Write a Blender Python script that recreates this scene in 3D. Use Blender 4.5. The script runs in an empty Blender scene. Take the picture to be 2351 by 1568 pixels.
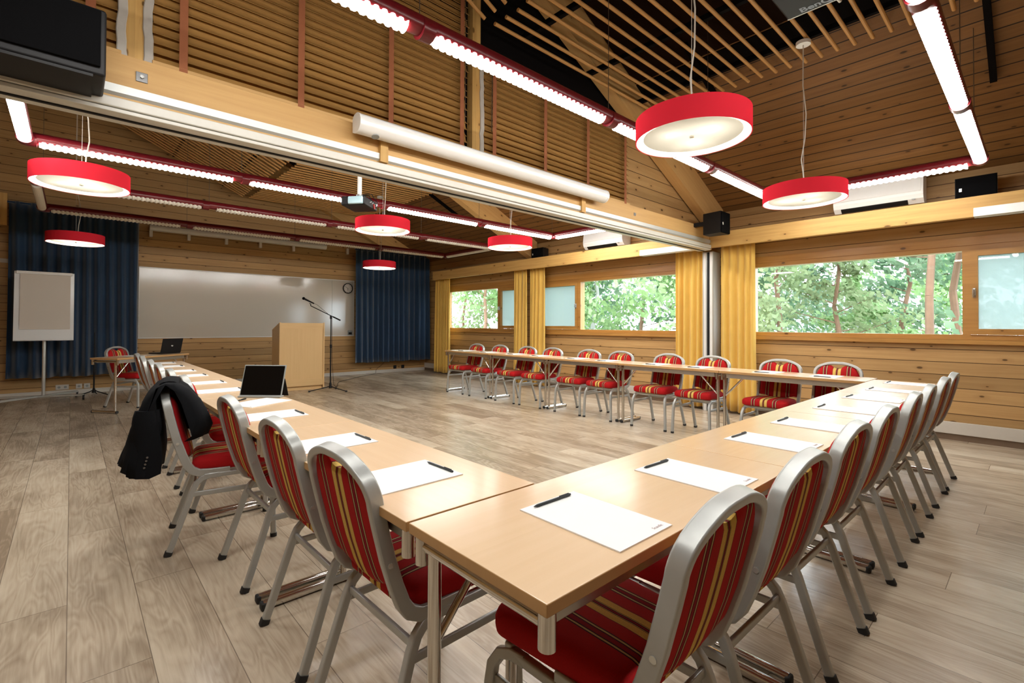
import bpy, bmesh, math, random
from mathutils import Vector, Matrix
rnd = random.Random(7)
R = math.radians
scene = bpy.context.scene
COL = scene.collection

# ------------------------------------------------------------------ materials
def new_mat(name):
    m = bpy.data.materials.new(name); m.use_nodes = True
    nt = m.node_tree; nt.nodes.clear()
    out = nt.nodes.new('ShaderNodeOutputMaterial')
    return m, nt, out
def N(nt, t, **kw):
    n = nt.nodes.new(t)
    for k, v in kw.items():
        if k in n.inputs: n.inputs[k].default_value = v
        else: setattr(n, k, v)
    return n
def L(nt, a, b): nt.links.new(a, b)
def rgba(c): return (c[0], c[1], c[2], 1.0)
def math_n(nt, op, a, b=None, c=None):
    n = nt.nodes.new('ShaderNodeMath'); n.operation = op
    for i, v in enumerate((a, b, c)):
        if v is None: continue
        if isinstance(v, (int, float)): n.inputs[i].default_value = v
        else: nt.links.new(v, n.inputs[i])
    return n.outputs[0]
def mix_c(nt, fac, a, b, blend='MIX'):
    n = nt.nodes.new('ShaderNodeMix'); n.data_type = 'RGBA'; n.blend_type = blend
    for s, v in ((n.inputs[0], fac), (n.inputs[6], a), (n.inputs[7], b)):
        if isinstance(v, (int, float)): s.default_value = v
        elif isinstance(v, tuple): s.default_value = rgba(v)
        else: nt.links.new(v, s)
    return n.outputs[2]
def plain(name, col, rough=0.5, metal=0.0, spec=0.5, noise=0.0, nscale=30, sheen=0.0, coat=0.0):
    m, nt, out = new_mat(name)
    b = N(nt, 'ShaderNodeBsdfPrincipled', Roughness=rough, Metallic=metal)
    b.inputs['Specular IOR Level'].default_value = spec
    b.inputs['Base Color'].default_value = rgba(col)
    b.inputs['Sheen Weight'].default_value = sheen
    b.inputs['Coat Weight'].default_value = coat
    if noise:
        tc = N(nt, 'ShaderNodeTexCoord'); nz = N(nt, 'ShaderNodeTexNoise', Scale=nscale, Detail=4.0)
        L(nt, tc.outputs['Object'], nz.inputs['Vector'])
        d = tuple(max(0, c * (1 - noise)) for c in col); u = tuple(min(1, c * (1 + noise)) for c in col)
        L(nt, mix_c(nt, nz.outputs['Fac'], d, u), b.inputs['Base Color'])
    L(nt, b.outputs[0], out.inputs[0])
    return m
def emit(name, col, strength):
    m, nt, out = new_mat(name)
    e = N(nt, 'ShaderNodeEmission', Strength=strength); e.inputs['Color'].default_value = rgba(col)
    L(nt, e.outputs[0], out.inputs[0]); return m
def wood(name, base, dark, board=0.0, groove=(0.05, 0.025, 0.01), knots=1.0, tint=0.16, rough=0.5, spec=0.3, gw=0.05, grain=1.0):
    """pine: UV u along the grain, v across it, in metres"""
    m, nt, out = new_mat(name)
    uv = N(nt, 'ShaderNodeUVMap'); sep = N(nt, 'ShaderNodeSeparateXYZ'); L(nt, uv.outputs[0], sep.inputs[0])
    u, v = sep.outputs[0], sep.outputs[1]
    if board:
        row = math_n(nt, 'FLOOR', math_n(nt, 'DIVIDE', v, board))
        fr = math_n(nt, 'FRACT', math_n(nt, 'DIVIDE', v, board))
    else:
        row = math_n(nt, 'FLOOR', math_n(nt, 'DIVIDE', v, 9.0)); fr = None
    wn = N(nt, 'ShaderNodeTexWhiteNoise', noise_dimensions='1D'); L(nt, row, wn.inputs['W'])
    off = math_n(nt, 'MULTIPLY', wn.outputs['Value'], 37.0)
    uo = math_n(nt, 'ADD', u, off)
    c1 = N(nt, 'ShaderNodeCombineXYZ'); L(nt, math_n(nt, 'MULTIPLY', uo, 1.3), c1.inputs[0]); L(nt, math_n(nt, 'MULTIPLY', v, 26.0), c1.inputs[1]); L(nt, row, c1.inputs[2])
    nz = N(nt, 'ShaderNodeTexNoise', Scale=1.0, Detail=5.0, Roughness=0.6, Distortion=0.35); L(nt, c1.outputs[0], nz.inputs['Vector'])
    ramp = N(nt, 'ShaderNodeMapRange'); L(nt, nz.outputs['Fac'], ramp.inputs[0]); ramp.inputs[1].default_value = 0.3; ramp.inputs[2].default_value = 0.75
    g = math_n(nt, 'MULTIPLY', ramp.outputs[0], 0.55 * grain)
    col = mix_c(nt, g, base, dark)
    # board tint
    tn = math_n(nt, 'SUBTRACT', wn.outputs['Value'], 0.5)
    tv = math_n(nt, 'ADD', math_n(nt, 'MULTIPLY', tn, tint * 2), 1.0)
    cv = N(nt, 'ShaderNodeCombineColor')
    for i in range(3): L(nt, tv, cv.inputs[i])
    col = mix_c(nt, 1.0, col, cv.outputs[0], 'MULTIPLY')
    if knots:
        c2 = N(nt, 'ShaderNodeCombineXYZ'); L(nt, math_n(nt, 'MULTIPLY', uo, 2.6), c2.inputs[0]); L(nt, math_n(nt, 'MULTIPLY', v, 5.2), c2.inputs[1])
        vo = N(nt, 'ShaderNodeTexVoronoi', voronoi_dimensions='2D', Scale=1.0); L(nt, c2.outputs[0], vo.inputs['Vector'])
        hs = N(nt, 'ShaderNodeSeparateColor'); L(nt, vo.outputs['Color'], hs.inputs[0])
        keep = math_n(nt, 'GREATER_THAN', hs.outputs[0], 1.0 - 0.75 * knots)
        rad = math_n(nt, 'ADD', math_n(nt, 'MULTIPLY', hs.outputs[1], 0.055), 0.03)
        k = N(nt, 'ShaderNodeMapRange'); L(nt, vo.outputs['Distance'], k.inputs[0]); L(nt, rad, k.inputs[2])
        k.inputs[1].default_value = 0.0; k.inputs[3].default_value = 1.0; k.inputs[4].default_value = 0.0
        ring = N(nt, 'ShaderNodeMapRange'); L(nt, vo.outputs['Distance'], ring.inputs[0]); ring.inputs[1].default_value = 0.04; ring.inputs[2].default_value = 0.2; ring.inputs[3].default_value = 0.35; ring.inputs[4].default_value = 0.0
        col = mix_c(nt, math_n(nt, 'MULTIPLY', ring.outputs[0], keep), col, dark)
        kk = math_n(nt, 'MINIMUM', math_n(nt, 'MULTIPLY', math_n(nt, 'MULTIPLY', k.outputs[0], keep), 2.2), 0.9)
        col = mix_c(nt, kk, col, tuple(c * 0.32 for c in dark))
    b = N(nt, 'ShaderNodeBsdfPrincipled', Roughness=rough); b.inputs['Specular IOR Level'].default_value = spec
    if board:
        gr = math_n(nt, 'LESS_THAN', fr, gw)
        col = mix_c(nt, gr, col, groove)
        bp = N(nt, 'ShaderNodeBump', Strength=0.6, Distance=0.01); L(nt, math_n(nt, 'SUBTRACT', 1.0, gr), bp.inputs['Height']); L(nt, bp.outputs[0], b.inputs['Normal'])
    L(nt, col, b.inputs['Base Color']); L(nt, b.outputs[0], out.inputs[0])
    return m
def floor_mat():
    m, nt, out = new_mat('oak_plank_vinyl')
    uv = N(nt, 'ShaderNodeUVMap'); sep = N(nt, 'ShaderNodeSeparateXYZ'); L(nt, uv.outputs[0], sep.inputs[0])
    u, v = sep.outputs[0], sep.outputs[1]
    W, LN = 0.235, 1.5
    row = math_n(nt, 'FLOOR', math_n(nt, 'DIVIDE', v, W)); fv = math_n(nt, 'FRACT', math_n(nt, 'DIVIDE', v, W))
    wr = N(nt, 'ShaderNodeTexWhiteNoise', noise_dimensions='1D'); L(nt, row, wr.inputs['W'])
    uo = math_n(nt, 'ADD', math_n(nt, 'DIVIDE', u, LN), wr.outputs['Value'])
    colm = math_n(nt, 'FLOOR', uo); fu = math_n(nt, 'FRACT', uo)
    idv = N(nt, 'ShaderNodeCombineXYZ'); L(nt, row, idv.inputs[0]); L(nt, colm, idv.inputs[1])
    wn = N(nt, 'ShaderNodeTexWhiteNoise', noise_dimensions='2D'); L(nt, idv.outputs[0], wn.inputs['Vector'])
    sh = math_n(nt, 'MULTIPLY', wn.outputs['Value'], 50.0)
    # cathedral grain: stretched, distorted rings
    c1 = N(nt, 'ShaderNodeCombineXYZ'); L(nt, math_n(nt, 'MULTIPLY', u, 0.8), c1.inputs[0]); L(nt, math_n(nt, 'MULTIPLY', v, 5.0), c1.inputs[1]); L(nt, sh, c1.inputs[2])
    n1 = N(nt, 'ShaderNodeTexNoise', Scale=1.5, Detail=2.0, Roughness=0.5, Distortion=0.6); L(nt, c1.outputs[0], n1.inputs['Vector'])
    rings = math_n(nt, 'FRACT', math_n(nt, 'MULTIPLY', n1.outputs['Fac'], 13.0))
    rings = math_n(nt, 'ABSOLUTE', math_n(nt, 'SUBTRACT', rings, 0.5))
    c2 = N(nt, 'ShaderNodeCombineXYZ'); L(nt, math_n(nt, 'MULTIPLY', u, 3.0), c2.inputs[0]); L(nt, math_n(nt, 'MULTIPLY', v, 90.0), c2.inputs[1]); L(nt, sh, c2.inputs[2])
    n2 = N(nt, 'ShaderNodeTexNoise', Scale=1.0, Detail=4.0, Roughness=0.65); L(nt, c2.outputs[0], n2.inputs['Vector'])
    c3 = N(nt, 'ShaderNodeCombineXYZ'); L(nt, math_n(nt, 'MULTIPLY', u, 2.2), c3.inputs[0]); L(nt, math_n(nt, 'MULTIPLY', v, 6.0), c3.inputs[1]); L(nt, sh, c3.inputs[2])
    n3 = N(nt, 'ShaderNodeTexNoise', Scale=1.0, Detail=3.0); L(nt, c3.outputs[0], n3.inputs['Vector'])
    t = math_n(nt, 'ADD', math_n(nt, 'MULTIPLY', rings, 0.34), math_n(nt, 'MULTIPLY', n2.outputs['Fac'], 0.55))
    t = math_n(nt, 'ADD', t, math_n(nt, 'MULTIPLY', math_n(nt, 'SUBTRACT', n3.outputs['Fac'], 0.5), 0.9))
    t = math_n(nt, 'ADD', t, math_n(nt, 'MULTIPLY', math_n(nt, 'SUBTRACT', wn.outputs['Value'], 0.5), 0.35))
    mr = N(nt, 'ShaderNodeMapRange'); L(nt, t, mr.inputs[0]); mr.inputs[1].default_value = 0.1; mr.inputs[2].default_value = 0.85
    cr = N(nt, 'ShaderNodeValToRGB'); L(nt, mr.outputs[0], cr.inputs[0])
    e = cr.color_ramp.elements; e[0].position = 0.0; e[0].color = (0.29, 0.22, 0.15, 1); e[1].position = 1.0; e[1].color = (0.63, 0.545, 0.415, 1)
    e2 = cr.color_ramp.elements.new(0.5); e2.color = (0.50, 0.41, 0.30, 1)
    gap = math_n(nt, 'MAXIMUM', math_n(nt, 'LESS_THAN', fv, 0.013), math_n(nt, 'LESS_THAN', fu, 0.002))
    col = mix_c(nt, math_n(nt, 'MULTIPLY', gap, 0.75), cr.outputs[0], (0.09, 0.06, 0.04))
    b = N(nt, 'ShaderNodeBsdfPrincipled', Roughness=0.27); b.inputs['Specular IOR Level'].default_value = 0.6
    L(nt, col, b.inputs['Base Color'])
    bp = N(nt, 'ShaderNodeBump', Strength=0.15, Distance=0.004); L(nt, t, bp.inputs['Height']); L(nt, bp.outputs[0], b.inputs['Normal'])
    L(nt, b.outputs[0], out.inputs[0]); return m
def stripe_mat():
    m, nt, out = new_mat('striped_red_fabric')
    tc = N(nt, 'ShaderNodeTexCoord'); sep = N(nt, 'ShaderNodeSeparateXYZ'); L(nt, tc.outputs['Object'], sep.inputs[0])
    x = sep.outputs[0]
    f = N(nt, 'ShaderNodeMapRange'); L(nt, x, f.inputs[0]); f.inputs[1].default_value = -0.22; f.inputs[2].default_value = 0.22
    cr = N(nt, 'ShaderNodeValToRGB'); cr.color_ramp.interpolation = 'CONSTANT'; L(nt, f.outputs[0], cr.inputs[0])
    red = (0.40, 0.010, 0.012); dred = (0.25, 0.008, 0.018); yel = (0.68, 0.46, 0.12); blk = (0.03, 0.010, 0.016); crm = (0.55, 0.42, 0.20); olv = (0.26, 0.15, 0.045)
    half = [(0.0, dred), (0.003, blk), (0.0055, yel), (0.008, blk), (0.010, yel), (0.031, blk), (0.0328, red),
            (0.076, blk), (0.080, crm), (0.0845, blk), (0.0885, dred), (0.102, blk), (0.106, crm), (0.1105, blk), (0.1145, red)]
    seq = []
    for i, (p, c) in enumerate(half): seq.append((p, c))
    stops = []
    # mirrored negative side: the interval [p_i,p_{i+1}) has colour c_i
    ps = [p for p, c in half] + [0.22]
    for i in range(len(half) - 1, -1, -1): stops.append((-ps[i + 1], half[i][1]))
    for i in range(len(half)): stops.append((ps[i], half[i][1]))
    # colour ramps hold at most 32 stops: drop the outermost detail
    stops = [s for s in stops if abs(s[0]) < 0.16 or s[0] <= -0.15]
    stops = stops[:]
    out_st = []
    for p, c in stops:
        if out_st and out_st[-1][1] == c: continue
        out_st.append((p, c))
    out_st = out_st[-32:] if len(out_st) > 32 else out_st
    el = cr.color_ramp.elements
    while len(el) > 1: el.remove(el[-1])
    el[0].position = 0.0; el[0].color = rgba(red)
    for p, c in out_st[1:]:
        e = el.new(max(0.0, min(1.0, (p + 0.22) / 0.44))); e.color = rgba(c)
    nz = N(nt, 'ShaderNodeTexNoise', Scale=400.0, Detail=2.0); L(nt, tc.outputs['Object'], nz.inputs['Vector'])
    mr = N(nt, 'ShaderNodeMapRange'); L(nt, nz.outputs['Fac'], mr.inputs[0]); mr.inputs[3].default_value = 0.75; mr.inputs[4].default_value = 1.25
    cc = N(nt, 'ShaderNodeCombineColor')
    for i in range(3): L(nt, mr.outputs[0], cc.inputs[i])
    col = mix_c(nt, 1.0, cr.outputs[0], cc.outputs[0], 'MULTIPLY')
    b = N(nt, 'ShaderNodeBsdfPrincipled', Roughness=0.85); b.inputs['Specular IOR Level'].default_value = 0.15; 
    L(nt, col, b.inputs['Base Color']); L(nt, b.outputs[0], out.inputs[0]); return m
def glass_mat():
    m, nt, out = new_mat('window_glass')
    t = N(nt, 'ShaderNodeBsdfTransparent'); t.inputs[0].default_value = (0.96, 0.985, 0.98, 1)
    g = N(nt, 'ShaderNodeBsdfGlossy', Roughness=0.01)
    fr = N(nt, 'ShaderNodeFresnel', IOR=1.45); mx = N(nt, 'ShaderNodeMixShader')
    ge = N(nt, 'ShaderNodeNewGeometry')
    L(nt, math_n(nt, 'MULTIPLY', fr.outputs[0], math_n(nt, 'SUBTRACT', 1.0, ge.outputs['Backfacing'])), mx.inputs[0]); L(nt, t.outputs[0], mx.inputs[1]); L(nt, g.outputs[0], mx.inputs[2]); L(nt, mx.outputs[0], out.inputs[0]); return m
def screen_cloth(name, col, tr):
    m, nt, out = new_mat(name)
    d = N(nt, 'ShaderNodeBsdfDiffuse'); d.inputs[0].default_value = rgba(col)
    t = N(nt, 'ShaderNodeBsdfTranslucent'); t.inputs[0].default_value = rgba(col)
    tp = N(nt, 'ShaderNodeBsdfTransparent')
    m1 = N(nt, 'ShaderNodeMixShader'); m1.inputs[0].default_value = 0.6; L(nt, d.outputs[0], m1.inputs[1]); L(nt, t.outputs[0], m1.inputs[2])
    m2 = N(nt, 'ShaderNodeMixShader'); m2.inputs[0].default_value = tr; L(nt, m1.outputs[0], m2.inputs[1]); L(nt, tp.outputs[0], m2.inputs[2]); L(nt, m2.outputs[0], out.inputs[0]); return m
def translucent(name, col, fac=0.5, rough=0.8):
    m, nt, out = new_mat(name)
    d = N(nt, 'ShaderNodeBsdfDiffuse'); d.inputs[0].default_value = rgba(col)
    t = N(nt, 'ShaderNodeBsdfTranslucent'); t.inputs[0].default_value = rgba(col)
    mx = N(nt, 'ShaderNodeMixShader'); mx.inputs[0].default_value = fac
    L(nt, d.outputs[0], mx.inputs[1]); L(nt, t.outputs[0], mx.inputs[2]); L(nt, mx.outputs[0], out.inputs[0]); return m
def leaf_mat(name, c1, c2):
    m, nt, out = new_mat(name)
    tc = N(nt, 'ShaderNodeTexCoord'); nz = N(nt, 'ShaderNodeTexNoise', Scale=1.2, Detail=4.0); L(nt, tc.outputs['Object'], nz.inputs['Vector'])
    mr = N(nt, 'ShaderNodeMapRange'); L(nt, nz.outputs['Fac'], mr.inputs[0]); mr.inputs[1].default_value = 0.35; mr.inputs[2].default_value = 0.65
    c = mix_c(nt, mr.outputs[0], c1, c2)
    d = N(nt, 'ShaderNodeBsdfDiffuse'); L(nt, c, d.inputs[0]); t = N(nt, 'ShaderNodeBsdfTranslucent'); L(nt, c, t.inputs[0])
    mx = N(nt, 'ShaderNodeMixShader'); mx.inputs[0].default_value = 0.45
    L(nt, d.outputs[0], mx.inputs[1]); L(nt, t.outputs[0], mx.inputs[2]); L(nt, mx.outputs[0], out.inputs[0]); return m

PINE = (0.51, 0.32, 0.135); PINED = (0.31, 0.16, 0.055)
M = {}
M['wall'] = wood('pine_wall_boards', PINE, PINED, board=0.138, groove=(0.07, 0.03, 0.01), knots=0.8, gw=0.05)
M['roof'] = wood('pine_roof_boards', (0.235, 0.115, 0.036), (0.13, 0.055, 0.015), board=0.135, groove=(0.016, 0.007, 0.003), knots=1.0, gw=0.085)
M['beam'] = wood('pine_beam', (0.62, 0.385, 0.15), (0.42, 0.22, 0.07), knots=0.35, grain=0.8)
M['pelmet'] = wood('pine_pelmet', (0.64, 0.40, 0.135), (0.40, 0.20, 0.05), knots=0.8)
M['frame'] = wood('window_frame_pine', (0.52, 0.27, 0.07), (0.30, 0.13, 0.03), knots=0.4, rough=0.35, spec=0.5)
M['dowel'] = wood('pole_wood', (0.60, 0.33, 0.11), (0.38, 0.18, 0.05), knots=0.3)
M['slat'] = wood('blind_slat_wood', (0.44, 0.245, 0.075), (0.32, 0.165, 0.045), knots=0.0, tint=0.0, rough=0.45, spec=0.4)
M['beech'] = wood('beech_laminate', (0.72, 0.52, 0.33), (0.65, 0.45, 0.265), knots=0.0, tint=0.02, rough=0.20, spec=0.7, grain=0.9)
M['beech_edge'] = wood('beech_edge_band', (0.52, 0.31, 0.13), (0.44, 0.25, 0.10), knots=0.0, tint=0.02, rough=0.4, grain=0.9)
M['lectern'] = wood('birch_veneer', (0.70, 0.48, 0.23), (0.62, 0.40, 0.18), knots=0.0, tint=0.02, rough=0.4)
M['floor'] = floor_mat()
M['coving'] = plain('floor_coving', (0.17, 0.115, 0.075), 0.45, noise=0.15, nscale=12)
M['stripe'] = stripe_mat()
M['silver'] = plain('silver_paint', (0.44, 0.455, 0.44), 0.36, 0.35, noise=0.04, nscale=60)
M['chrome'] = plain('chrome', (0.66, 0.64, 0.60), 0.14, 1.0)
M['rail_steel'] = plain('galvanised_rail', (0.50, 0.48, 0.44), 0.32, 0.9, noise=0.1, nscale=25)
M['black'] = plain('black_plastic', (0.009, 0.009, 0.010), 0.5, spec=0.25, noise=0.1)
M['grille'] = plain('speaker_grille', (0.004, 0.004, 0.0045), 0.9, spec=0.05, noise=0.5, nscale=600)
M['rubber'] = plain('black_rubber', (0.015, 0.015, 0.015), 0.7)
M['paper'] = plain('white_paper', (0.82, 0.83, 0.83), 0.6, spec=0.3)
M['paperwarm'] = plain('flip_paper', (0.62, 0.57, 0.50), 0.7)
M['ink'] = plain('print_ink', (0.42, 0.30, 0.30), 0.7)
M['pen'] = plain('pen_black', (0.012, 0.018, 0.02), 0.35)
M['white'] = plain('white_enamel', (0.78, 0.78, 0.75), 0.3, noise=0.02)
M['offwhite'] = plain('white_trunking', (0.60, 0.57, 0.51), 0.45, noise=0.03)
M['alu'] = plain('track_aluminium', (0.58, 0.60, 0.58), 0.42, 0.35, noise=0.04, nscale=8)
M['trackwhite'] = plain('track_white', (0.62, 0.61, 0.55), 0.35, noise=0.03)
M['board'] = plain('whiteboard', (0.60, 0.56, 0.48), 0.13, spec=0.6)
M['red'] = plain('red_enamel', (0.13, 0.007, 0.011), 0.28, spec=0.5)
M['tubefar'] = emit('lit_louvre_back_room', (1.0, 0.97, 0.92), 44.0)
M['tube'] = emit('lit_louvre', (1.0, 0.97, 0.92), 33.0)
M['tubeoff'] = plain('unlit_louvre', (0.72, 0.70, 0.63), 0.35)
M['shade'] = translucent('red_shade_fabric', (0.88, 0.05, 0.085), 0.55)
M['shadein'] = plain('shade_lining', (0.85, 0.83, 0.78), 0.6)
M['opal'] = translucent('opal_diffuser', (0.62, 0.62, 0.60), 0.5)
M['cord'] = plain('pale_cord', (0.55, 0.50, 0.43), 0.6)
M['wire'] = plain('steel_wire', (0.18, 0.15, 0.12), 0.4, 0.8)
M['yellow'] = plain('yellow_curtain', (0.76, 0.49, 0.11), 0.8, spec=0.2, noise=0.08, nscale=5, sheen=0.3)
M['blue'] = plain('blue_velvet', (0.008, 0.034, 0.080), 0.6, spec=0.25, noise=0.2, nscale=4, sheen=0.5)
M['tape'] = plain('blind_tape', (0.34, 0.115, 0.045), 0.8, noise=0.1, nscale=40)
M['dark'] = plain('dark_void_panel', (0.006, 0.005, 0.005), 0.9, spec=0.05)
M['roof_shade'] = plain('dark_roof_shade', (0.016, 0.008, 0.005), 0.95, spec=0.03)  # roof boards in deep shade, the darkness put into the colour
M['steel'] = plain('steel_plate', (0.20, 0.20, 0.20), 0.4, 0.8)
M['seal'] = plain('white_sealant', (0.45, 0.42, 0.37), 0.7, noise=0.1)
M['glass'] = glass_mat()
M['sunscreen'] = screen_cloth('sunscreen_cloth', (0.46, 0.52, 0.51), 0.12)
M['jacket'] = plain('black_wool', (0.006, 0.0065, 0.008), 0.9, spec=0.12, noise=0.3, nscale=300)
M['screen'] = plain('screen_black', (0.003, 0.003, 0.003), 0.12, spec=0.4)
M['gray'] = plain('tablet_case', (0.30, 0.32, 0.31), 0.5)
M['flipwhite'] = plain('flip_board', (0.72, 0.74, 0.74), 0.2)
M['lens'] = plain('pale_blue_lens', (0.35, 0.52, 0.58), 0.2)
M['redtag'] = plain('red_tag', (0.45, 0.02, 0.02), 0.5)
M['badge'] = plain('silver_badge', (0.7, 0.72, 0.68), 0.25, 0.6)
M['logo'] = plain('grey_logo', (0.22, 0.25, 0.30), 0.4)
M['leafa'] = leaf_mat('leaf_birch', (0.17, 0.27, 0.095), (0.28, 0.38, 0.19))
M['leafb'] = leaf_mat('leaf_pine', (0.085, 0.155, 0.085), (0.19, 0.25, 0.155))
M['leafc'] = leaf_mat('leaf_olive', (0.17, 0.22, 0.10), (0.26, 0.30, 0.17))
M['bark'] = plain('pine_bark', (0.16, 0.085, 0.05), 0.9, noise=0.3, nscale=6)
M['bark2'] = plain('birch_bark', (0.34, 0.33, 0.31), 0.8, noise=0.3, nscale=8)
M['earth'] = plain('outside_ground', (0.17, 0.20, 0.13), 0.9, noise=0.3, nscale=1)
M['facade'] = plain('white_facade', (0.55, 0.57, 0.60), 0.7)

# ------------------------------------------------------------------ mesh builder
class MB:
    def __init__(s): s.bm = bmesh.new(); s.hard = False
    def box(s, c, d, rot=None, bev=0.0, seg=2):
        r = bmesh.ops.create_cube(s.bm, size=1.0)
        vs = r['verts']
        for v in vs: v.co = Vector((v.co.x * d[0], v.co.y * d[1], v.co.z * d[2]))
        if bev:
            s.hard = True
            es = list({e for v in vs for e in v.link_edges})
            q = bmesh.ops.bevel(s.bm, geom=es, offset=bev, segments=seg, affect='EDGES', profile=0.5)
            vs = list({v for f in q['faces'] for v in f.verts} | {v for v in vs if v.is_valid})
        T = Matrix.Translation(Vector(c))
        if rot is not None: T = T @ (rot.to_4x4() if not isinstance(rot, (int, float)) else Matrix.Rotation(rot, 4, 'Z'))
        bmesh.ops.transform(s.bm, matrix=T, verts=vs)
        return s
    def mm(s, a, b, bev=0.0):
        return s.box([(a[i] + b[i]) / 2 for i in range(3)], [abs(b[i] - a[i]) for i in range(3)], bev=bev)
    def cyl(s, p0, p1, r, seg=14, r2=None, caps=True):
        p0, p1 = Vector(p0), Vector(p1); d = p1 - p0
        q = d.to_track_quat('Z', 'Y').to_matrix().to_4x4()
        bmesh.ops.create_cone(s.bm, cap_ends=caps, segments=seg, radius1=r, radius2=r if r2 is None else r2, depth=d.length,
                              matrix=Matrix.Translation((p0 + p1) / 2) @ q)
        return s
    def sweep(s, path, prof, closed=False, ref=None, caps=True):
        P = [Vector(p) for p in path]; n = len(P); rings = []; ref = Vector(ref) if ref else None
        prevt = None; nrm = None
        for i in range(n):
            if closed: t = (P[(i + 1) % n] - P[i - 1]).normalized()
            else: t = (P[min(i + 1, n - 1)] - P[max(i - 1, 0)]).normalized()
            if nrm is None:
                a = ref if ref else (Vector((0, 0, 1)) if abs(t.z) < 0.9 else Vector((0, 1, 0)))
                nrm = (a - t * a.dot(t)).normalized()
            else:
                ax = prevt.cross(t)
                if ax.length > 1e-6:
                    nrm = Matrix.Rotation(prevt.angle(t), 3, ax.normalized()) @ nrm
                nrm = (nrm - t * nrm.dot(t)).normalized()
            b = t.cross(nrm)
            rings.append([s.bm.verts.new(P[i] + b * q[0] + nrm * q[1]) for q in prof]); prevt = t
        k = len(prof)
        for i in range(n if closed else n - 1):
            A, B = rings[i], rings[(i + 1) % n]
            for j in range(k):
                try: s.bm.faces.new((A[j], A[(j + 1) % k], B[(j + 1) % k], B[j]))
                except ValueError: pass
        if caps and not closed:
            s.bm.faces.new(rings[0][::-1]); s.bm.faces.new(rings[-1])
        return s
    def tube(s, path, r, seg=10, closed=False):
        return s.sweep(path, [(r * math.cos(2 * math.pi * i / seg), r * math.sin(2 * math.pi * i / seg)) for i in range(seg)], closed)
    def loft(s, rings, cap=True, closed=True):
        R_ = [[s.bm.verts.new(Vector(p)) for p in r] for r in rings]; k = len(R_[0])
        for A, B in zip(R_, R_[1:]):
            for j in range(k if closed else k - 1):
                s.bm.faces.new((A[j], A[(j + 1) % k], B[(j + 1) % k], B[j]))
        if cap:
            s.bm.faces.new(R_[0][::-1]); s.bm.faces.new(R_[-1])
        return s
    def grid(s, fn, nu, nv):
        V = [[s.bm.verts.new(Vector(fn(i / nu, j / nv))) for j in range(nv + 1)] for i in range(nu + 1)]
        for i in range(nu):
            for j in range(nv): s.bm.faces.new((V[i][j], V[i + 1][j], V[i + 1][j + 1], V[i][j + 1]))
        return s
    def lathe(s, prof, seg=48, c=(0, 0, 0), cap=False):
        rings = [[(c[0] + r * math.cos(2 * math.pi * i / seg), c[1] + r * math.sin(2 * math.pi * i / seg), c[2] + z) for i in range(seg)] for r, z in prof]
        return s.loft(rings, cap)
    def prism(s, poly, a, axis):
        """poly: list of 3D points, extruded by vector axis*a"""
        v = Vector(axis) * a
        return s.loft([poly, [tuple(Vector(p) + v) for p in poly]])
    def quad(s, pts): s.bm.faces.new([s.bm.verts.new(Vector(p)) for p in pts]); return s
    def mesh(s, name, mat, along=(1, 0, 0), smooth=True, ang=35):
        bm = s.bm; bmesh.ops.recalc_face_normals(bm, faces=bm.faces[:])
        uvl = bm.loops.layers.uv.new('UVMap'); a = Vector(along).normalized()
        b2 = Vector((0, 0, 1)) if abs(a.z) < 0.9 else Vector((0, 1, 0))
        for f in bm.faces:
            n = f.normal; f.smooth = smooth
            if abs(n.dot(a)) > 0.9: uu, vv = b2, n.cross(b2)
            else:
                uu = (a - n * a.dot(n)).normalized(); vv = n.cross(uu)
                # same sense on both sides so boards line up
                ax = max(range(3), key=lambda i: abs(vv[i]))
                if vv[ax] < 0: vv = -vv
            for l in f.loops: l[uvl].uv = (l.vert.co.dot(uu), l.vert.co.dot(vv))
        me = bpy.data.meshes.new(name); bm.to_mesh(me); bm.free()
        for mt in (mat if isinstance(mat, (list, tuple)) else [mat]): me.materials.append(M[mt])
        if smooth:
            me.shade_smooth() if hasattr(me, 'shade_smooth') else None
            me.set_sharp_from_angle(angle=R(ang))
        return me
    def build(s, name, mat, parent=None, along=(1, 0, 0), smooth=True, ang=42, loc=None):
        hard = s.hard and smooth
        o = bpy.data.objects.new(name, s.mesh(name, mat, along, smooth, 70 if hard else ang)); COL.objects.link(o)
        if hard:
            wn = o.modifiers.new('weighted_normal', 'WEIGHTED_NORMAL'); wn.keep_sharp = True; wn.weight = 90
        if parent is not None: o.parent = parent
        if loc is not None: o.location = loc
        return o
def frame4(m, x0, x1, y0, y1, z0, z1, q):
    """picture frame in a plane of constant x, pieces butt-jointed"""
    return m.mm((x0, y0, z0), (x1, y1, z0 + q)).mm((x0, y0, z1 - q), (x1, y1, z1)).mm((x0, y0, z0 + q), (x1, y0 + q, z1 - q)).mm((x0, y1 - q, z0 + q), (x1, y1, z1 - q))
def rrect(w, h, r, k=3):
    pts = []
    for cx_, cy_, a0 in ((w / 2 - r, h / 2 - r, 0), (-w / 2 + r, h / 2 - r, 90), (-w / 2 + r, -h / 2 + r, 180), (w / 2 - r, -h / 2 + r, 270)):
        for i in range(k + 1):
            a = R(a0 + 90 * i / k); pts.append((cx_ + r * math.cos(a), cy_ + r * math.sin(a)))
    return pts
def tag(o, label=None, cat=None, group=None, kind=None):
    if label: o['label'] = label
    if cat: o['category'] = cat
    if group: o['group'] = group
    if kind: o['kind'] = kind
    return o
def empty(name, loc=(0, 0, 0), rz=0.0, label=None, cat=None, group=None):
    o = bpy.data.objects.new(name, None); COL.objects.link(o); o.location = loc; o.rotation_euler = (0, 0, rz); o.empty_display_size = 0.1
    return tag(o, label, cat, group)
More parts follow.
